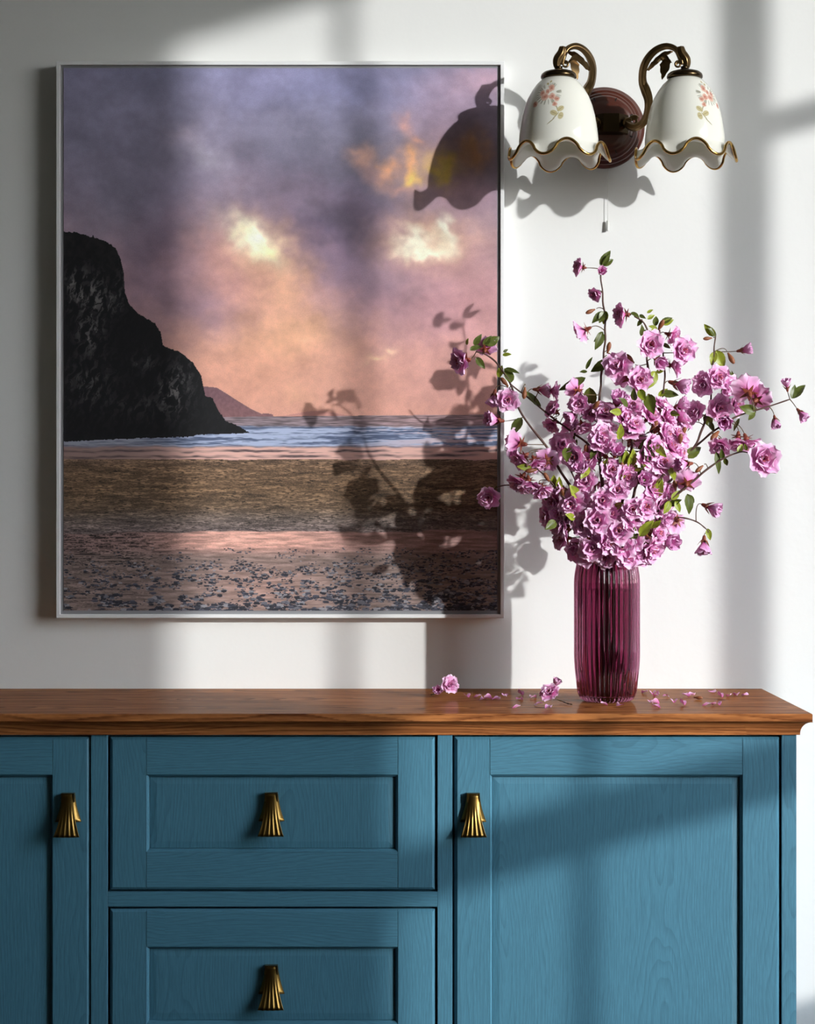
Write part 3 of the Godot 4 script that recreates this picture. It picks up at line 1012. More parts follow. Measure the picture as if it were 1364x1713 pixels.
		obj("leaf", st, M.brass, lamp)
		# cap
		st = sheet()
		lathe(st, [[0.0, -0.001], [0.0270, -0.001], [0.0284, 0.0006], [0.0286, 0.0030], [0.0275, 0.0062], [0.0240, 0.0092], [0.0180, 0.0112], [0.0110, 0.0122], [0.0072, 0.0136], [0.0060, 0.0165], [0.0068, 0.0185], [0.0, 0.0192]], 56, Transform3D(Basis(), Vector3(ax, top, zc) - o))
		obj("cap", st, M.dark_brass, lamp)
		var sm := mat(Color.WHITE, 0.07)
		sm.albedo_texture = flowers
		sm.uv1_scale = Vector3(-s, 1, 1)
		sm.uv1_offset = Vector3(0.5 - (0.75 - 0.045) if s < 0 else 0.5 + (0.75 + 0.083), 0, 0)
		sm.backlight_enabled = true
		sm.backlight = Color(0.75, 0.75, 0.73)
		var sh := put("shade", shade[0], sm, lamp)
		sh.position = Vector3(ax, top, zc) - o
		tag(sh, "white glass bell shade with a spray of painted roses")
		put("rim", shade[1], M.gilt, sh)
	# a pull switch hanging under the disc, close to the wall
	for q in [[1017, 369, 0.0055, 0.0026, 0.0175]]:
		var end := px(q[0], q[1], q[2])
		st = sheet()
		tube(st, PackedVector3Array([end - o, Vector3(end.x, px(0, 276, q[2]).y, end.z) - o]), func(_t): return 0.0004, 6)
		var cd := obj("pull_cord", st, M.cord, lamp)
		st = sheet()
		lathe(st, [[0.0, -q[4]], [q[3], -q[4] + 0.0003], [q[3] * 1.02, -q[4] + 0.001], [q[3] * 0.8, -0.001], [q[3] * 0.5, 0.0], [0.0, 0.0002]], 20, Transform3D(Basis(), end - o))
		obj("toggle", st, M.white_plastic, cd)

# ---------------------------------------------------------------- vase
const VASE := Vector3(0.312, TOP, 0.21)
const VH := 0.229

func vase_radius(t: float) -> float:    # 0 at the table, 1 at the rim
	var y := t * VH
	if y < 0.026:
		return 0.035 + 0.0125 * sqrt(maxf(0.0, 1.0 - pow((0.026 - y) / 0.026, 2.0)))
	if y < 0.185:
		return 0.0475 + 0.0040 * sin(PI * 0.5 * clampf((y - 0.026) / 0.05, 0, 1))
	return 0.0515 - 0.0085 * pow((y - 0.185) / 0.044, 1.8)

func vase_and_water():
	var v := thing("vase", "tall plum purple ribbed glass vase standing on the worktop and holding the blossom branches", "vase", VASE + Vector3(0, 0.0003, 0))
	var n := 400
	var ribs := 40.0
	var rows := []
	var steps := 40
	var at := func(y: float, r: float, deep: float) -> PackedVector3Array:
		var row := PackedVector3Array()
		for j in n:
			var a := TAU * j / n
			var q := r - deep * (1.0 - absf(sin(ribs * 0.5 * a)))
			row.append(Vector3(cos(a) * q, y, -sin(a) * q))
		return row
	rows.append(at.call(0.0, 0.00001, 0.0))
	rows.append(at.call(0.0, 0.034, 0.0002))
	for i in steps + 1:
		var t := pow(i / float(steps), 1.35) if i < 12 else i / float(steps)
		t = i / float(steps)
		if i < 7:
			t = t * (0.4 + 0.6 * i / 7.0)
		rows.append(at.call(t * VH, vase_radius(t), 0.0021))
	rows.append(at.call(VH + 0.0012, vase_radius(1.0) - 0.0018, 0.0002))
	for i in range(steps, -1, -2):
		var t := i / float(steps)
		var y := maxf(t * VH, 0.009)
		rows.append(at.call(y, vase_radius(maxf(t, 0.035)) - 0.0042, 0.0))
		if t * VH < 0.009:
			break
	rows.append(at.call(0.0085, 0.00001, 0.0))
	var st := sheet()
	grid(st, rows, true)
	obj("body", st, M.glass, v)
	var level := px(0, 985, 0.21).y - TOP
	var w := sheet()
	var prof := [[0.0, 0.0098]]
	for i in range(2, 33):
		var y := 0.010 + (level - 0.010) * (i - 2) / 30.0
		prof.append([vase_radius(maxf(y / VH, 0.05)) - 0.0050 - (0.001 if i == 2 else 0.0), y])
	prof.append([prof[-1][0] - 0.0006, level + 0.0002])
	prof.append([0.0, level + 0.0002])
	lathe(w, prof, 96)
	var o := obj("water", w, M.water)
	o.position = VASE
	tag(o, "clear water standing inside the purple vase up to its shoulder", "water")

# ---------------------------------------------------------------- blossoms, leaves, branches
const PK := [Color(0.80, 0.17, 0.48), Color(0.90, 0.42, 0.71), Color(0.97, 0.68, 0.87)]   # throat, middle, tip (linear)

# one petal: leaves the axis (+z) at angle e0 above the flower's plane and ends at e1
func petal(st: SurfaceTool, az: float, e0: float, e1: float, length: float, half: float, cup: float, tint: float, r: RandomNumberGenerator, from := 0.0012, lift := 0.0):
	var rows := []
	var cols := []
	var p := Vector2(from, lift)
	var side := Vector3(-sin(az), cos(az), 0)
	var out := Vector3(cos(az), sin(az), 0)
	var ph := r.randf() * TAU
	var amp := r.randf_range(0.0004, 0.0012)
	for i in 7:
		var s := i / 6.0
		var w := half * pow(sin(PI * clampf(0.10 + 0.80 * s, 0, 1)), 0.8) * (0.45 + 0.85 * s - 0.25 * s * s)
		var e := lerpf(e0, e1, s)
		var row := PackedVector3Array()
		var cr := []
		for j in 7:
			var t := j / 3.0 - 1.0
			var notch := 0.10 * length * (1.0 - absf(t) * 0.9) * smoothstep(0.8, 1.0, s) - 0.16 * length * t * t * smoothstep(0.55, 1.0, s)
			var rip := amp * sin(ph + t * 4.2 + s * 3.0) * s * 1.4 + cup * t * t * w
			var q := p + Vector2(cos(e), sin(e)) * (-maxf(notch, 0.0) * 0.6 + minf(notch, 0.0)) + Vector2(-sin(e), cos(e)) * rip
			row.append(out * q.x + side * (t * w) + Vector3(0, 0, q.y))
			var k := clampf(s * 1.1 - 0.15 * (1.0 - absf(t)), 0, 1)
			var c: Color = PK[0].lerp(PK[1], smoothstep(0.0, 0.45, k)).lerp(PK[2], smoothstep(0.5, 1.0, k))
			c = c.lerp(PK[0], 0.18 * pow(absf(sin(t * 7.0)), 6.0) * (1.0 - s))
			cr.append(Color(c.r * tint, c.g * tint * tint, c.b * tint))
		rows.append(row)
		cols.append(cr)
		p += Vector2(cos(e), sin(e)) * length / 6.0
	grid(st, rows, false, true, cols)

func make_flower(kind: String, s: int) -> Dictionary:
	var r := RandomNumberGenerator.new()
	r.seed = 500 + s
	var st := sheet()
	var sc := sheet()
	var ss := sheet()
	var open := kind == "open"
	var D := PI / 180.0
	if open:
		for k in 7:
			petal(st, TAU * k / 7 + r.randf_range(-0.2, 0.2), D * r.randf_range(40, 55), D * r.randf_range(-14, 14), r.randf_range(0.0165, 0.019), r.randf_range(0.0082, 0.0096), r.randf_range(0.1, 0.35), r.randf_range(0.94, 1.08), r)
		for k in 6:
			petal(st, TAU * k / 6 + 0.4 + r.randf_range(-0.3, 0.3), D * r.randf_range(58, 72), D * r.randf_range(12, 42), r.randf_range(0.0135, 0.0165), r.randf_range(0.0066, 0.0082), r.randf_range(0.2, 0.5), r.randf_range(0.92, 1.06), r, 0.0010, 0.0006)
		for k in 5:
			petal(st, TAU * k / 5 + r.randf_range(-0.3, 0.3), D * r.randf_range(74, 88), D * r.randf_range(48, 80), r.randf_range(0.009, 0.0125), r.randf_range(0.0048, 0.0062), r.randf_range(0.4, 0.8), r.randf_range(0.88, 1.02), r, 0.0008, 0.0010)
		for k in 9:
			var a := TAU * k / 9 + r.randf()
			var tip := Vector3(cos(a) * 0.0032, sin(a) * 0.0032, r.randf_range(0.009, 0.0125))
			tube(ss, PackedVector3Array([Vector3(0, 0, 0.001), tip * 0.55 + Vector3(0, 0, 0.001), tip]), func(t): return 0.00022 + (0.0004 if t > 0.9 else 0.0), 4)
	else:
		for k in 6:
			petal(st, TAU * k / 6 + r.randf_range(-0.15, 0.15), D * r.randf_range(48, 60), D * r.randf_range(66, 84), r.randf_range(0.0155, 0.018), r.randf_range(0.0078, 0.0092), r.randf_range(0.35, 0.6), r.randf_range(0.86, 1.02), r, 0.0014)
		for k in 5:
			petal(st, TAU * k / 5 + 0.5, D * 66, D * r.randf_range(76, 92), r.randf_range(0.014, 0.017), r.randf_range(0.006, 0.0075), 0.6, r.randf_range(0.86, 1.0), r, 0.0010)
	# the calyx: a narrow cup below the petals with five pointed sepals laid back on them
	lathe(sc, [[0.0, -0.0085], [0.0013, -0.0083], [0.0019, -0.0070], [0.0025, -0.0040], [0.0029, -0.0012], [0.0022, 0.0004], [0.0, 0.0006]], 12, Transform3D(Basis(Vector3.RIGHT, PI / 2), Vector3.ZERO))
	for k in 5:
		var a := TAU * k / 5 + 0.3
		var out := Vector3(cos(a), sin(a), 0)
		var side := Vector3(-sin(a), cos(a), 0)
		var e: float = D * (12 if open else 52)
		var rows := []
		for i in 5:
			var s2 := i / 4.0
			var c := out * (0.0018 + 0.0082 * s2 * cos(e) + (0.0012 if not open else 0.0)) + Vector3(0, 0, -0.0022 + 0.0082 * s2 * sin(e) - (0.0012 * s2 if open else 0.0))
			var w := 0.0021 * (1.0 - pow(s2, 1.5)) + 0.0001
			rows.append(PackedVector3Array([c - side * w, c - Vector3(0, 0, 0.0003) - (out * 0.0003), c + side * w]))
		grid(sc, rows, false, true)
	var d := {"petals": made(st), "calyx": made(sc)}
	if open:
		d.stamens = made(ss)
	return d

func make_leaf(half: float, tone: Color, s: int) -> ArrayMesh:   # one unit long up y, facing z
	var r := RandomNumberGenerator.new()
	r.seed = 900 + s
	var st := sheet()
	var rows := []
	var cols := []
	var arch := r.randf_range(0.10, 0.22)
	for i in 11:
		var t := i / 10.0
		var w := half * pow(sin(PI * pow(t, 0.78)), 0.85) if i > 0 and i < 10 else 0.004
		var row := PackedVector3Array()
		var cr := []
		for j in 7:
			var u := j / 3.0 - 1.0
			var saw := 1.0 + 0.05 * float(i % 2) * absf(u)
			row.append(Vector3(u * w * saw, t, 0.30 * absf(u) * w - arch * t * t + 0.02 * sin(t * 9.0 + u * 2.0) * u))
			var k := 1.0 - 0.22 * exp(-absf(u) * 9.0) + 0.10 * sin((t * 16.0 - absf(u) * 5.0))
			cr.append(Color(tone.r * k * 1.1, tone.g * k, tone.b * k))
		rows.append(row)
		cols.append(cr)
	grid(st, rows, false, false, cols)
	return made(st)

func make_bud() -> ArrayMesh:
	var st := sheet()
	lathe(st, [[0.0, -0.006], [0.0011, -0.0055], [0.0016, -0.003], [0.0026, 0.0], [0.0031, 0.003], [0.0027, 0.0062], [0.0014, 0.0088], [0.0, 0.0096]], 14, Transform3D(Basis(Vector3.RIGHT, PI / 2), Vector3.ZERO))
	return made(st)

func frame_to(d: Vector3, roll: float) -> Basis:   # z towards d
	var z := d.normalized()
	var x := Vector3.UP.cross(z)
	if x.length() < 0.1:
		x = Vector3.RIGHT
	x = x.normalized()
	return Basis(x, z.cross(x), z) * Basis(Vector3.BACK, roll)

var F := {}
var B := []      # per branch: {node, path, top (first index above the rim)}

func add_flower(b: Dictionary, pos: Vector3, face: Vector3, kind: String, size: float):
	var r := rng
	var node: Node3D = b.node
	size *= 1.30 if kind == "o" else 1.36 if kind == "h" else 1.0
	var basis := frame_to(face, r.randf() * TAU).scaled_local(Vector3.ONE * size)
	var o: MeshInstance3D
	if kind == "b":
		o = put("bud", F.bud, M.bud, node)
	else:
		var list: Array = F.open if kind == "o" else F.half
		var f: Dictionary = list[r.randi() % list.size()]
		o = put("blossom", f.petals, M.petal, node)
		put("calyx", f.calyx, M.calyx, o)
		if f.has("stamens"):
			put("stamens", f.stamens, M.stamen, o)
	o.transform = Transform3D(basis, pos - node.position)
	# the stalk runs back to the nearest place on the branch
	var from := pos - face.normalized() * 0.0078 * size
	var best := 1e9
	var hit := from
	for i in range(b.top, b.path.size()):
		var q: Vector3 = b.path[i]
		var d := q.distance_to(from) + maxf(0.0, q.y - from.y) * 0.6
		if d < best:
			best = d
			hit = q
	var mid := from - face.normalized() * minf(0.02, 0.45 * from.distance_to(hit)) + Vector3(0, 0.002, 0)
	var path := PackedVector3Array()
	for i in 9:
		var t := i / 8.0
		path.append(from.lerp(mid, t).lerp(mid.lerp(hit, t), t))
	var inv := o.transform.affine_inverse()
	for i in path.size():
		path[i] = inv * (path[i] - node.position)
	var st := sheet()
	var thick := 0.00055 / size
	tube(st, path, func(t: float): return thick * (1.0 + 0.5 * t), 6)
	obj("pedicel", st, M.pedicel, o)

func add_leaf(b: Dictionary, base: Vector3, tip: Vector3, shape: int, toward := Vector3.ZERO):
	var y := tip - base
	var n := toward if toward != Vector3.ZERO else Vector3(rng.randf_range(-0.6, 0.6), rng.randf_range(-0.2, 0.6), 1.0)
	var x := y.cross(n).normalized()
	var z := x.cross(y).normalized()
	var o := put("leaf", F.leaf[shape], M.leaf, b.node)
	var L := y.length()
	o.transform = Transform3D(Basis(x * L, y, z * L), base - b.node.position)

func add_branch(label: String, pts: Array, thick: float) -> Dictionary:
	var w := []
	for p in pts:
		w.append(px(p[0], p[1], p[2]))
	var mouth: Vector3 = w[0]
	# inside the vase the cut stem slants to the far side of the floor
	var c := Vector3(VASE.x, 0, VASE.z)
	var lean := Vector3(mouth.x - c.x, 0, mouth.z - c.z)
	var foot := c - lean * 0.7 + Vector3(rng.randf_range(-0.022, 0.022), TOP + 0.0135, rng.randf_range(-0.018, 0.018))
	w.push_front(foot.lerp(mouth, 0.5) + Vector3(rng.randf_range(-0.004, 0.004), 0, rng.randf_range(-0.004, 0.004)))
	w.push_front(foot)
	var path := curve(w, 7)
	var o := thing("cherry_branch", label, "branch", foot, "cherry branches in the vase")
	var shift := PackedVector3Array()
	for q in path:
		shift.append(q - foot + Vector3(1, 0.3, -1) * 0.0008 * sin(q.y * 170.0 + q.x * 90.0))
	var st := sheet()
	tube(st, shift, func(t: float): return thick * (1.25 - 0.87 * pow(t, 0.7)) * (1.0 + 0.10 * sin(t * 60.0)), 8)
	obj("stem", st, M.bark, o)
	var b := {"node": o, "path": path, "top": 15}
	B.append(b)
	return b

func branches():
	F.open = []
	F.half = []
	for k in 6:
		F.open.append(make_flower("open", k))
	for k in 3:
		F.half.append(make_flower("half", 20 + k))
	F.bud = make_bud()
	var light := Color(0.27, 0.34, 0.035)
	var dark := Color(0.085, 0.115, 0.022)
	F.leaf = [make_leaf(0.24, dark, 0), make_leaf(0.24, light, 1), make_leaf(0.15, dark, 2), make_leaf(0.30, dark.lerp(light, 0.15), 3), make_leaf(0.27, light, 4)]
	# label, course (pixel, pixel, distance from the wall), thickness; flowers [x, y, dz, face, kind, size]; leaves [base, tip, shape]
	var list := [
		["tallest cherry branch, rising straight up above all the others", [[1014, 930, 0.21], [1010, 850, 0.215], [1004, 760, 0.225], [1003, 700, 0.23], [1005, 645, 0.23], [1011, 590, 0.235], [1013, 540, 0.235], [1008, 490, 0.235], [1005, 450, 0.235]], 0.0030,
			[[974, 447, 0, -0.9, 0.1, 0.35, "o", 0.72], [1006, 455, 0.004, 0.1, 0.1, 1, "h", 0.62], [999, 490, 0.0, -0.6, -0.4, 0.5, "o", 0.62], [990, 520, 0, -0.9, -0.4, 0.2, "b", 1.1], [980, 552, 0, -0.75, -0.35, -0.35, "o", 0.95], [1018, 584, 0, 0.2, 0.9, 0.1, "b", 1.2], [1023, 596, 0, 0.4, -0.5, 0.2, "b", 1.2],
				[966, 653, 0, -0.3, 0.3, -0.5, "o", 0.85], [971, 674, 0.01, -0.3, -0.2, 0.8, "o", 0.85], [987, 688, 0.005, 0.3, -0.3, 0.8, "o", 0.8], [962, 692, 0, -0.6, -0.4, 0.3, "h", 0.85], [974, 710, 0, 0.2, -0.7, 0.4, "o", 0.75]],
			[[1006, 447, 1020, 418, 0], [1008, 446, 1021, 426, 2], [1010, 445, 1027, 432, 0], [1012, 522, 991, 538, 0], [1012, 521, 1004, 539, 3], [1014, 520, 1010, 543, 1], [1009, 555, 996, 572, 0], [1008, 556, 998, 584, 0], [1020, 604, 989, 621, 0], [987, 648, 990, 685, 3], [980, 632, 935, 653, 2], [983, 622, 970, 621, 0], [981, 618, 990, 596, 2]]],
		["left-hand branch whose drooping tip flowers over the picture's frame", [[1000, 932, 0.225], [985, 865, 0.245], [953, 812, 0.26], [925, 765, 0.26], [906, 735, 0.26], [872, 692, 0.26], [858, 652, 0.26], [836, 612, 0.26], [815, 594, 0.26], [797, 588, 0.26]], 0.0028,
			[[777, 603, 0, -0.8, -0.2, 0.5, "o", 1.1], [812, 584, -0.005, 0.1, 0.4, -0.6, "o", 0.85], [827, 661, 0, -0.2, -0.9, 0.25, "h", 0.85], [848, 668, 0.006, 0.1, -0.1, 1, "o", 0.95], [833, 703, 0, -0.85, 0.1, 0.4, "h", 1.0], [846, 641, 0, -0.5, 0.6, 0.2, "b", 1.2], [870, 742, 0.01, -0.6, 0.1, -0.35, "o", 1.15], [876, 765, 0.01, -0.6, -0.5, 0.3, "o", 1.0], [895, 771, 0.01, 0.2, -0.5, 0.3, "o", 0.95], [916, 770, 0.01, 0.1, 0.1, -0.9, "o", 0.95]],
			[[781, 577, 783, 566, 1], [793, 577, 806, 560, 0], [786, 586, 807, 577, 0], [809, 578, 822, 562, 0], [813, 576, 837, 564, 3], [797, 598, 811, 616, 0], [841, 594, 856, 592, 1], [842, 589, 851, 584, 0], [836, 632, 839, 610, 4], [856, 640, 846, 614, 3], [846, 616, 869, 623, 2], [873, 699, 855, 727, 0], [868, 780, 888, 777, 1]]],
		["slender left-hand branch crossing behind the drooping one", [[1005, 930, 0.20], [1008, 800, 0.20], [988, 748, 0.195], [960, 724, 0.19], [920, 695, 0.185], [885, 667, 0.18], [858, 646, 0.18], [846, 630, 0.18]], 0.0026,
			[[902, 652, 0, 0.9, -0.1, 0.3, "h", 0.9], [921, 653, 0, 0.95, -0.1, 0.15, "o", 0.85], [878, 655, 0, -0.1, -0.9, 0.2, "b", 1.3], [929, 688, 0, -0.5, 0.3, 0.3, "o", 0.8], [926, 707, 0, -0.4, -0.6, 0.4, "o", 0.8], [937, 747, 0.02, 0.2, 0.2, 0.85, "o", 1.1], [955, 700, 0, 0.3, -0.6, 0.5, "h", 0.8]],
			[[961, 727, 953, 752, 2], [965, 735, 962, 752, 2], [905, 683, 880, 650, 2]]],
		["short left branch with blossoms hanging low beside the picture's frame", [[996, 934, 0.24], [973, 876, 0.27], [955, 846, 0.28], [930, 815, 0.285], [907, 792, 0.285], [893, 782, 0.285]], 0.0024,
			[[873, 801, 0, -0.4, -0.7, 0.35, "o", 1.05], [885, 806, 0.008, 0.1, -0.85, 0.35, "o", 1.0], [906, 816, 0, 0.25, -0.6, 0.4, "o", 0.85], [891, 787, 0, -0.9, -0.1, 0.2, "b", 1.2], [916, 800, 0, -0.3, 0.5, 0.2, "b", 1.1]],
			[[928, 818, 926, 794, 4], [936, 820, 936, 798, 1], [890, 783, 866, 780, 1], [915, 815, 912, 838, 0]]],
		["lowest left branch ending in a single blossom before the picture", [[992, 932, 0.19], [962, 872, 0.17], [915, 837, 0.16], [880, 819, 0.155], [858, 812, 0.15], [838, 813, 0.15], [827, 820, 0.15]], 0.0022,
			[[820, 831, 0.005, -0.3, -0.2, 0.9, "o", 0.95]], [[832, 812, 826, 822, 2]]],
		["upright branch in the middle, bending left at its leafy tip", [[1025, 930, 0.22], [1040, 850, 0.23], [1055, 760, 0.24], [1066, 692, 0.24], [1085, 633, 0.24], [1082, 600, 0.24], [1086, 565, 0.24], [1079, 541, 0.24], [1062, 529, 0.24]], 0.0030,
			[[1046, 526, 0, -0.9, -0.05, 0.35, "o", 0.95], [1087, 579, 0.012, 0.1, 0.1, 0.95, "o", 1.15], [1100, 603, 0.012, 0.3, -0.3, 0.8, "h", 0.9], [1036, 614, 0.01, -0.35, 0.1, 0.9, "o", 1.15], [1051, 632, 0, -0.2, 0.3, -0.6, "o", 1.0], [1069, 636, 0.012, 0.1, 0, 1, "o", 1.0], [1056, 602, 0, -0.5, 0.5, 0.2, "b", 1.3]],
			[[1056, 523, 1070, 529, 0], [1070, 527, 1080, 532, 0], [1075, 534, 1066, 546, 0], [1073, 562, 1076, 544, 0], [1081, 551, 1073, 560, 2], [1083, 534, 1096, 526, 1], [1083, 524, 1093, 517, 1], [1097, 621, 1083, 651, 4], [1098, 622, 1110, 621, 1], [1088, 560, 1097, 548, 1]]],
		["upright branch just right of the middle with a thin dark stem", [[1032, 930, 0.20], [1060, 830, 0.20], [1080, 760, 0.20], [1094, 710, 0.20], [1110, 660, 0.20], [1112, 620, 0.20], [1108, 580, 0.20], [1104, 552, 0.20]], 0.0026,
			[[1121, 560, 0, 0.7, -0.3, 0.4, "o", 0.85], [1138, 588, 0.01, 0.35, 0.1, 0.9, "o", 1.15], [1123, 611, 0, 0.9, 0.0, 0.3, "o", 1.0], [1131, 642, 0, 0.85, -0.3, 0.35, "h", 1.1], [1105, 546, 0, 0.3, 0.6, 0.3, "b", 1.3]],
			[[1096, 546, 1099, 527, 0], [1106, 541, 1125, 530, 0], [1109, 543, 1128, 534, 1], [1100, 550, 1086, 545, 1], [1093, 550, 1101, 564, 4], [1109, 575, 1122, 582, 0], [1102, 664, 1117, 649, 1], [1108, 658, 1135, 660, 0], [1106, 664, 1100, 678, 4], [1088, 664, 1098, 690, 0]]],
		["upper right branch with a leafy tip standing apart from the rest", [[1035, 928, 0.19], [1080, 850, 0.18], [1130, 795, 0.17], [1165, 742, 0.165], [1181, 700, 0.16], [1190, 665, 0.16], [1193, 615, 0.16], [1196, 580, 0.16], [1197, 558, 0.16]], 0.0028,
			[[1242, 586, 0, 0.9, 0.15, 0.35, "h", 0.8], [1222, 597, 0, 0.4, -0.8, 0.3, "b", 1.4], [1186, 566, 0, -0.9, -0.1, 0.2, "b", 1.0], [1199, 634, 0.01, 0.2, 0.15, 0.95, "o", 1.05], [1181, 643, 0.006, -0.5, -0.1, 0.8, "o", 1.0], [1214, 645, 0.006, 0.5, -0.2, 0.75, "o", 0.95], [1202, 683, 0.015, 0.1, -0.05, 1, "o", 1.1], [1226, 679, 0.005, 0.6, 0.1, 0.65, "o", 0.95], [1168, 693, 0, -0.5, 0.2, 0.5, "o", 1.0], [1153, 710, 0, -0.85, -0.25, 0.4, "h", 0.95]],
			[[1197, 562, 1178, 543, 1], [1198, 563, 1187, 547, 0], [1196, 588, 1191, 611, 4], [1199, 586, 1212, 616, 4], [1226, 640, 1213, 616, 0], [1229, 640, 1225, 620, 2], [1226, 646, 1243, 632, 0], [1224, 652, 1246, 638, 1], [1183, 690, 1188, 716, 3]]],
		["longest right-hand branch, reaching far out to the right", [[1036, 930, 0.22], [1075, 840, 0.23], [1120, 785, 0.235], [1165, 746, 0.24], [1195, 721, 0.24], [1235, 696, 0.24], [1280, 682, 0.24], [1322, 668, 0.24]], 0.0028,
			[[1252, 656, -0.006, -0.1, 0.45, -0.6, "o", 1.25], [1268, 668, -0.006, 0.5, 0.3, -0.5, "o", 1.05], [1317, 648, 0, -0.2, 0.85, 0.3, "h", 0.65], [1339, 690, 0, 0.5, -0.7, 0.35, "h", 0.75], [1297, 702, 0, 0.1, -0.85, 0.4, "h", 0.7], [1212, 704, -0.005, -0.1, -0.2, 0.9, "h", 1.0], [1235, 733, 0, -0.1, -0.75, 0.25, "o", 1.05], [1250, 736, 0, 0.25, -0.7, 0.25, "o", 1.05], [1206, 742, 0.008, -0.2, -0.5, 0.6, "o", 0.9], [1198, 727, 0.008, -0.5, -0.5, 0.4, "b", 1.5]],
			[[1325, 667, 1332, 643, 0], [1328, 667, 1346, 640, 0], [1265, 690, 1240, 680, 3], [1262, 688, 1254, 703, 3], [1238, 700, 1226, 721, 2], [1148, 764, 1174, 748, 3], [1146, 762, 1150, 748, 1], [1208, 735, 1222, 747, 0], [1186, 705, 1196, 722, 0]]],
		["right-hand branch ending in one wide pale open blossom", [[1034, 932, 0.25], [1062, 896, 0.27], [1105, 850, 0.29], [1148, 815, 0.295], [1190, 780, 0.295], [1215, 765, 0.295], [1240, 756, 0.295], [1258, 759, 0.295]], 0.0026,
			[[1275, 768, 0.006, 0.12, 0.05, 0.98, "o", 1.3], [1150, 776, 0, -0.85, -0.1, 0.45, "h", 0.95], [1149, 808, 0, 0.1, 0.35, -0.75, "o", 1.0], [1172, 783, 0, -0.6, -0.5, 0.2, "b", 1.1]],
			[[1235, 758, 1243, 742, 4], [1258, 757, 1270, 740, 0], [1250, 754, 1246, 742, 1], [1198, 756, 1206, 793, 2], [1214, 766, 1216, 780, 3], [1210, 768, 1207, 752, 0], [1124, 836, 1138, 820, 4], [1121, 838, 1112, 860, 4], [1130, 838, 1139, 857, 1], [1070, 897, 1093, 870, 1]]],
		["lowest right branch, thin and curving down to a nodding blossom", [[1030, 934, 0.23], [1070, 890, 0.25], [1110, 869, 0.26], [1140, 866, 0.265], [1165, 872, 0.265], [1180, 883, 0.265], [1186, 890, 0.265]], 0.0020,
			[[1132, 872, -0.003, -0.2, -0.3, -0.8, "o", 0.95], [1185, 848, 0, 0.75, -0.35, 0.45, "h", 1.0], [1178, 907, 0, -0.1, -0.95, 0.25, "h", 0.95]],
			[[1150, 826, 1157, 860, 0], [1152, 828, 1163, 842, 0], [1184, 884, 1189, 904, 1]]],
		["short inner branch packed with blossoms on the left above the vase rim", [[1008, 932, 0.23], [990, 880, 0.25], [974, 836, 0.26], [962, 800, 0.26], [944, 768, 0.26]], 0.0024, [], []],
		["short inner branch packed with blossoms at the front of the bunch", [[1020, 932, 0.26], [1028, 860, 0.275], [1036, 790, 0.28], [1041, 740, 0.28], [1043, 700, 0.275]], 0.0024, [], []]]
	for q in list:
		var b := add_branch(q[0], q[1], q[2])
		var zt: float = q[1][-1][2]
		for f in q[3]:
			add_flower(b, px(f[0], f[1], zt + f[2] + 0.002), Vector3(f[3], f[4], f[5]), f[6], f[7])
		for l in q[4]:
			add_leaf(b, px(l[0], l[1], zt), px(l[2], l[3], zt + rng.randf_range(-0.006, 0.01)), l[4])
	# the dense heart of the bunch
	var heart := [[966, 764], [992, 768], [1007, 738], [1054, 726], [1105, 730], [1132, 738], [1107, 778], [1132, 759], [982, 808], [1044, 798], [1074, 804], [1009, 837], [1021, 860], [986, 860], [922, 862], [943, 880], [955, 868], [994, 886], [1058, 851], [1054, 872], [1076, 847], [1095, 894], [1115, 903], [1087, 915], [1072, 923], [994, 915], [1017, 905], [1041, 915], [966, 913], [947, 900], [1015, 930], [1048, 929], [1033, 823], [931, 837], [941, 818], [970, 835], [1101, 843], [1113, 827], [1023, 788], [1078, 767], [1105, 862], [1013, 694], [1055, 685], [1044, 702], [1058, 715], [1104, 683], [1134, 680], [1134, 704], [1110, 699], [1108, 727], [1129, 730], [1007, 727], [1032, 676], [958, 842], [976, 880], [1000, 870], [1036, 890], [1060, 905], [975, 790], [1090, 820], [1088, 750], [1118, 750], [1085, 700], [938, 858], [1030, 760], [985, 926]]
	var facing := RandomNumberGenerator.new()
	facing.seed = 12
	for k in heart.size() + 34:
		var q: Array
		var behind := k >= heart.size()
		if behind:
			q = [facing.randf_range(945, 1110), facing.randf_range(700, 925)]
		else:
			q = heart[k]
		var u: float = (q[0] - 1030.0) / 125.0
		var v: float = (q[1] - 812.0) / 160.0
		var up := sqrt(maxf(0.05, 1.0 - u * u - v * v))
		var z := 0.215 + 0.075 * up + facing.randf_range(-0.008, 0.008)
		if behind:
			z = 0.205 - 0.06 * up * facing.randf()
		var face := Vector3(u * 1.1, -v * 0.6 + 0.15, up * 0.9 + 0.35 if not behind else -0.4 * up) + Vector3(facing.randf_range(-0.45, 0.45), facing.randf_range(-0.4, 0.4), facing.randf_range(-0.3, 0.3))
		var pos := px(q[0], q[1], z)
		var best := 1e9
		var host: Dictionary = B[0]
		for b in B:
			for i in range(b.top, b.path.size(), 3):
				var d: float = b.path[i].distance_to(pos)
				if d < best:
					best = d
					host = b
		var kind := "h" if k % 6 == 4 else "o"
		add_flower(host, pos, face, kind, facing.randf_range(0.88, 1.12))
		if k % 4 == 1 and not behind:
			add_flower(host, pos + Vector3(facing.randf_range(-0.02, 0.02), 0.012, 0.006), Vector3(facing.randf_range(-0.6, 0.6), 0.7, 0.5), "b", 1.3)
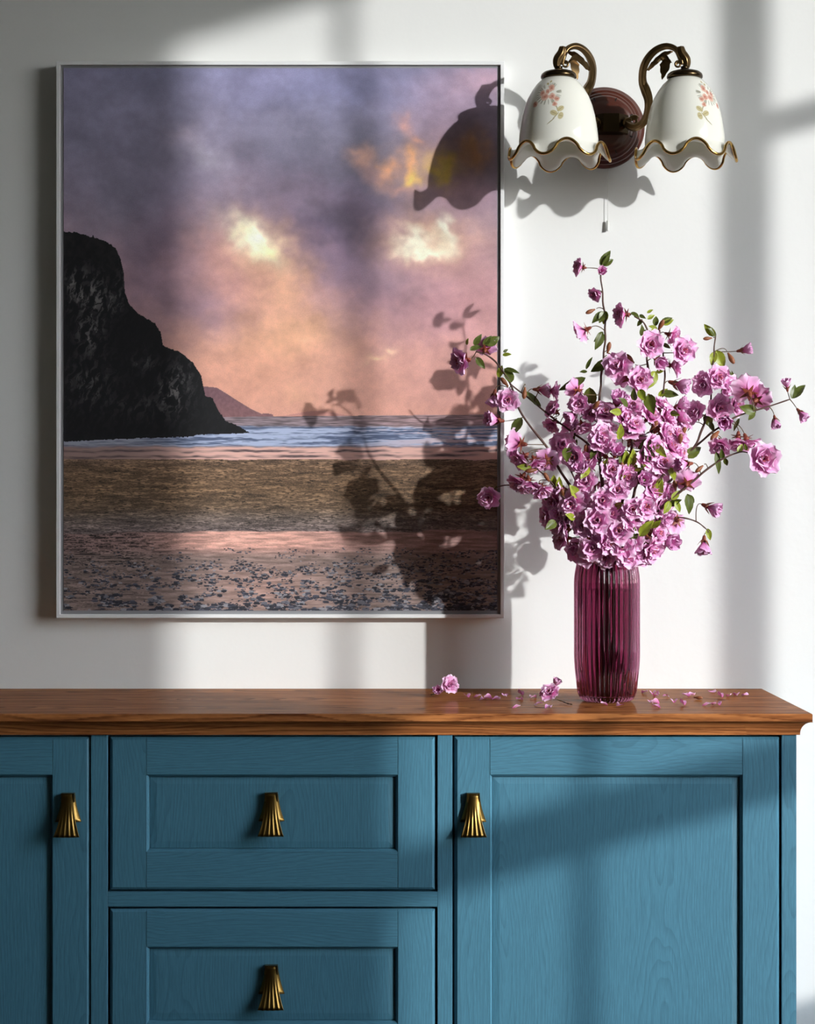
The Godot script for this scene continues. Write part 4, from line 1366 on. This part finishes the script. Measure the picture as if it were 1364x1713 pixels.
	for q in [[1047, 785, 1040, 752, 0], [1050, 782, 1048, 755, 4], [1054, 782, 1062, 752, 4], [1060, 785, 1080, 778, 4], [1010, 792, 1015, 768, 1], [1024, 802, 1046, 796, 1], [1090, 820, 1078, 802, 3], [1095, 833, 1108, 803, 4], [1098, 812, 1106, 800, 1], [1080, 735, 1078, 766, 0], [1086, 735, 1086, 770, 0], [1090, 738, 1092, 764, 2], [1036, 735, 1040, 710, 1], [1050, 680, 1040, 665, 0], [1062, 670, 1060, 652, 0], [1085, 660, 1092, 690, 3], [1040, 690, 1022, 688, 1], [1060, 905, 1064, 884, 0], [1072, 800, 1072, 780, 0], [985, 780, 973, 800, 1], [1010, 820, 1028, 806, 4], [1120, 845, 1138, 836, 0], [968, 832, 955, 812, 4], [930, 872, 915, 884, 3], [1088, 882, 1106, 872, 1], [1120, 782, 1130, 802, 4], [1098, 745, 1114, 764, 1], [1000, 748, 988, 764, 0], [1070, 652, 1079, 670, 4], [1122, 690, 1136, 694, 1], [950, 748, 948, 770, 3], [1028, 850, 1042, 842, 4], [962, 868, 948, 860, 1]]:
		var base := px(q[0], q[1], 0.285)
		var host: Dictionary = B[12]
		var best := 1e9
		for b in B:
			for i in range(b.top, b.path.size(), 3):
				var d: float = b.path[i].distance_to(base)
				if d < best:
					best = d
					host = b
		add_leaf(host, base, px(q[2], q[3], 0.30), q[4])

# ---------------------------------------------------------------- on the worktop
func fallen():
	var sprig := func(label: String, spots: Array, twig: Array):
		var c := on_top(spots[0][0], spots[0][1])
		var o := thing("fallen_blossom", label, "flower", c, "fallen blossoms on the worktop")
		for s in spots:
			var p := on_top(s[0], s[1])
			var f: Dictionary = (F.open if s[7] == "o" else F.half)[s[8]]
			var h := put("blossom", f.petals, M.petal, o)
			h.transform = Transform3D(frame_to(Vector3(s[2], s[3], s[4]), 0.7).scaled_local(Vector3.ONE * s[5]), p + Vector3(0, s[6], 0) - c)
			put("calyx", f.calyx, M.calyx, h)
			if f.has("stamens"):
				put("stamens", f.stamens, M.stamen, h)
		var pts := []
		for t in twig:
			pts.append(on_top(t[0], t[1]) + Vector3(0, t[2], 0) - c)
		var st := sheet()
		tube(st, curve(pts, 5), func(t): return 0.0009 + 0.0004 * sin(t * 30.0), 6)
		obj("stalk", st, M.pedicel, o)
	sprig.call("pair of fallen pink blossoms lying on the worktop at the foot of the vase's shadow", [[751, 1166, 0.35, 0.35, 0.9, 1.0, 0.0175, "o", 1], [735, 1166, -0.2, 0.12, 0.9, 0.9, 0.0115, "h", 0]], [[744, 1161, 0.008], [730, 1163, 0.003], [721, 1164, 0.002]])
	sprig.call("fallen pink blossom with a green stalk lying left of the vase", [[922, 1179, -0.3, 0.45, 0.7, 1.0, 0.0165, "o", 3], [928, 1172, 0.35, 0.75, 0.2, 0.85, 0.0230, "h", 1]], [[926, 1176, 0.008], [940, 1176, 0.003], [950, 1179, 0.002], [958, 1180, 0.0015]])
	# single petals, each curled a little differently
	var kinds := []
	for k in 5:
		var r := RandomNumberGenerator.new()
		r.seed = 700 + k
		var st := sheet()
		petal(st, 0.0, [0.5, 0.2, -0.3, 0.6, 0.1][k], [-0.4, 0.5, 0.6, 0.0, -0.6][k], 0.0135, 0.0066, [0.5, 0.7, -0.4, 0.9, 0.3][k], 1.0, r, -0.0068, 0.0)
		kinds.append(made(st))
	var spots := [
		[782, 1166, 0, "petal lying right of the fallen pair of blossoms, curled up"], [800, 1167, 1, "small petal lying left of the clump in the vase's shadow"], [809, 1171, 2, "pale upper petal of the little clump between the fallen blossoms"], [816, 1170, 3, "darker petal on edge in the clump between the fallen blossoms"], [831, 1171, 0, "petal lying right of the clump at the shadow's edge"],
		[845, 1165, 4, "thin flat petal lying at the back near the shadow's edge"], [869, 1163, 3, "dark purple petal lying at the back between the blossoms"], [869, 1171, 2, "pale flat petal lying just in front of the dark purple one"], [892, 1168, 0, "upturned petal lying behind the stalked fallen blossom"], [865, 1185, 1, "foremost single petal left of the stalked fallen blossom"],
		[901, 1180, 4, "petal touching the left side of the stalked fallen blossom"], [918, 1185, 0, "broad petal lying in front of the stalked fallen blossom"], [1010, 1180, 1, "flat petal lying right in front of the vase's foot"], [1038, 1181, 2, "bright pointed petal lying at the front right of the vase's foot"],
		[1079, 1160, 1, "flat petal lying at the back just right of the vase"], [1092, 1161, 0, "arched petal at the back, second to the right of the vase"], [1101, 1166, 3, "purple petal on edge in the middle of the right-hand clump"], [1114, 1166, 2, "small white petal lying right of the first clump beside the vase"], [1089, 1176, 4, "pale petal on the left of the front clump beside the vase"], [1096, 1178, 3, "purple upright petal in the front clump beside the vase"], [1098, 1184, 1, "lowest petal of the front clump beside the vase"],
		[1128, 1175, 0, "small petal lying alone between the clumps right of the vase"], [1140, 1179, 3, "folded purple petal lying in front of the brown bud scale"], [1147, 1165, 1, "petal at the left of the clump behind the brown bud scale"], [1158, 1164, 0, "large pale petal of the clump behind the brown bud scale"],
		[1192, 1159, 2, "hindmost petal lying on its own far right at the back"], [1203, 1166, 3, "pink curled petal below the hindmost one"], [1183, 1181, 1, "left petal of the frontmost row at the right"], [1192, 1180, 4, "middle petal of the frontmost row at the right"], [1202, 1179, 0, "right petal of the frontmost row at the right"],
		[1219, 1166, 1, "left petal of the rightmost group on the worktop"], [1232, 1164, 0, "humped middle petal of the rightmost group on the worktop"], [1247, 1164, 2, "thin outermost petal at the worktop's right end"]]
	var r2 := RandomNumberGenerator.new()
	r2.seed = 44
	for s in spots:
		var p := on_top(s[0], s[1])
		var o := put("petal", kinds[s[2]], M.petal)
		var lift: float = [0.0032, 0.0032, 0.0040, 0.0036, 0.0030][s[2]]
		var b := Basis(Vector3.UP, r2.randf() * TAU) * Basis(Vector3.RIGHT, -PI / 2 + (0.5 if s[2] == 3 else 0.0)) 
		o.transform = Transform3D(b, p + Vector3(0, lift, 0))
		# let the lowest point of the petal touch the wood
		var low := 1e9
		for v in kinds[s[2]].surface_get_arrays(0)[Mesh.ARRAY_VERTEX]:
			low = minf(low, (b * v).y)
		o.position.y = TOP - low + 0.0001
		tag(o, s[3], "petal", "fallen petals on the worktop")
	var bs := put("bud_scale", F.bud, M.bud)
	tag(bs, "brown bud scale lying among the petals right of the vase", "bud scale")
	bs.transform = Transform3D(Basis(Vector3.UP, 1.2).scaled(Vector3.ONE * 0.95), on_top(1167, 1170) + Vector3(0, 0.0030, 0))
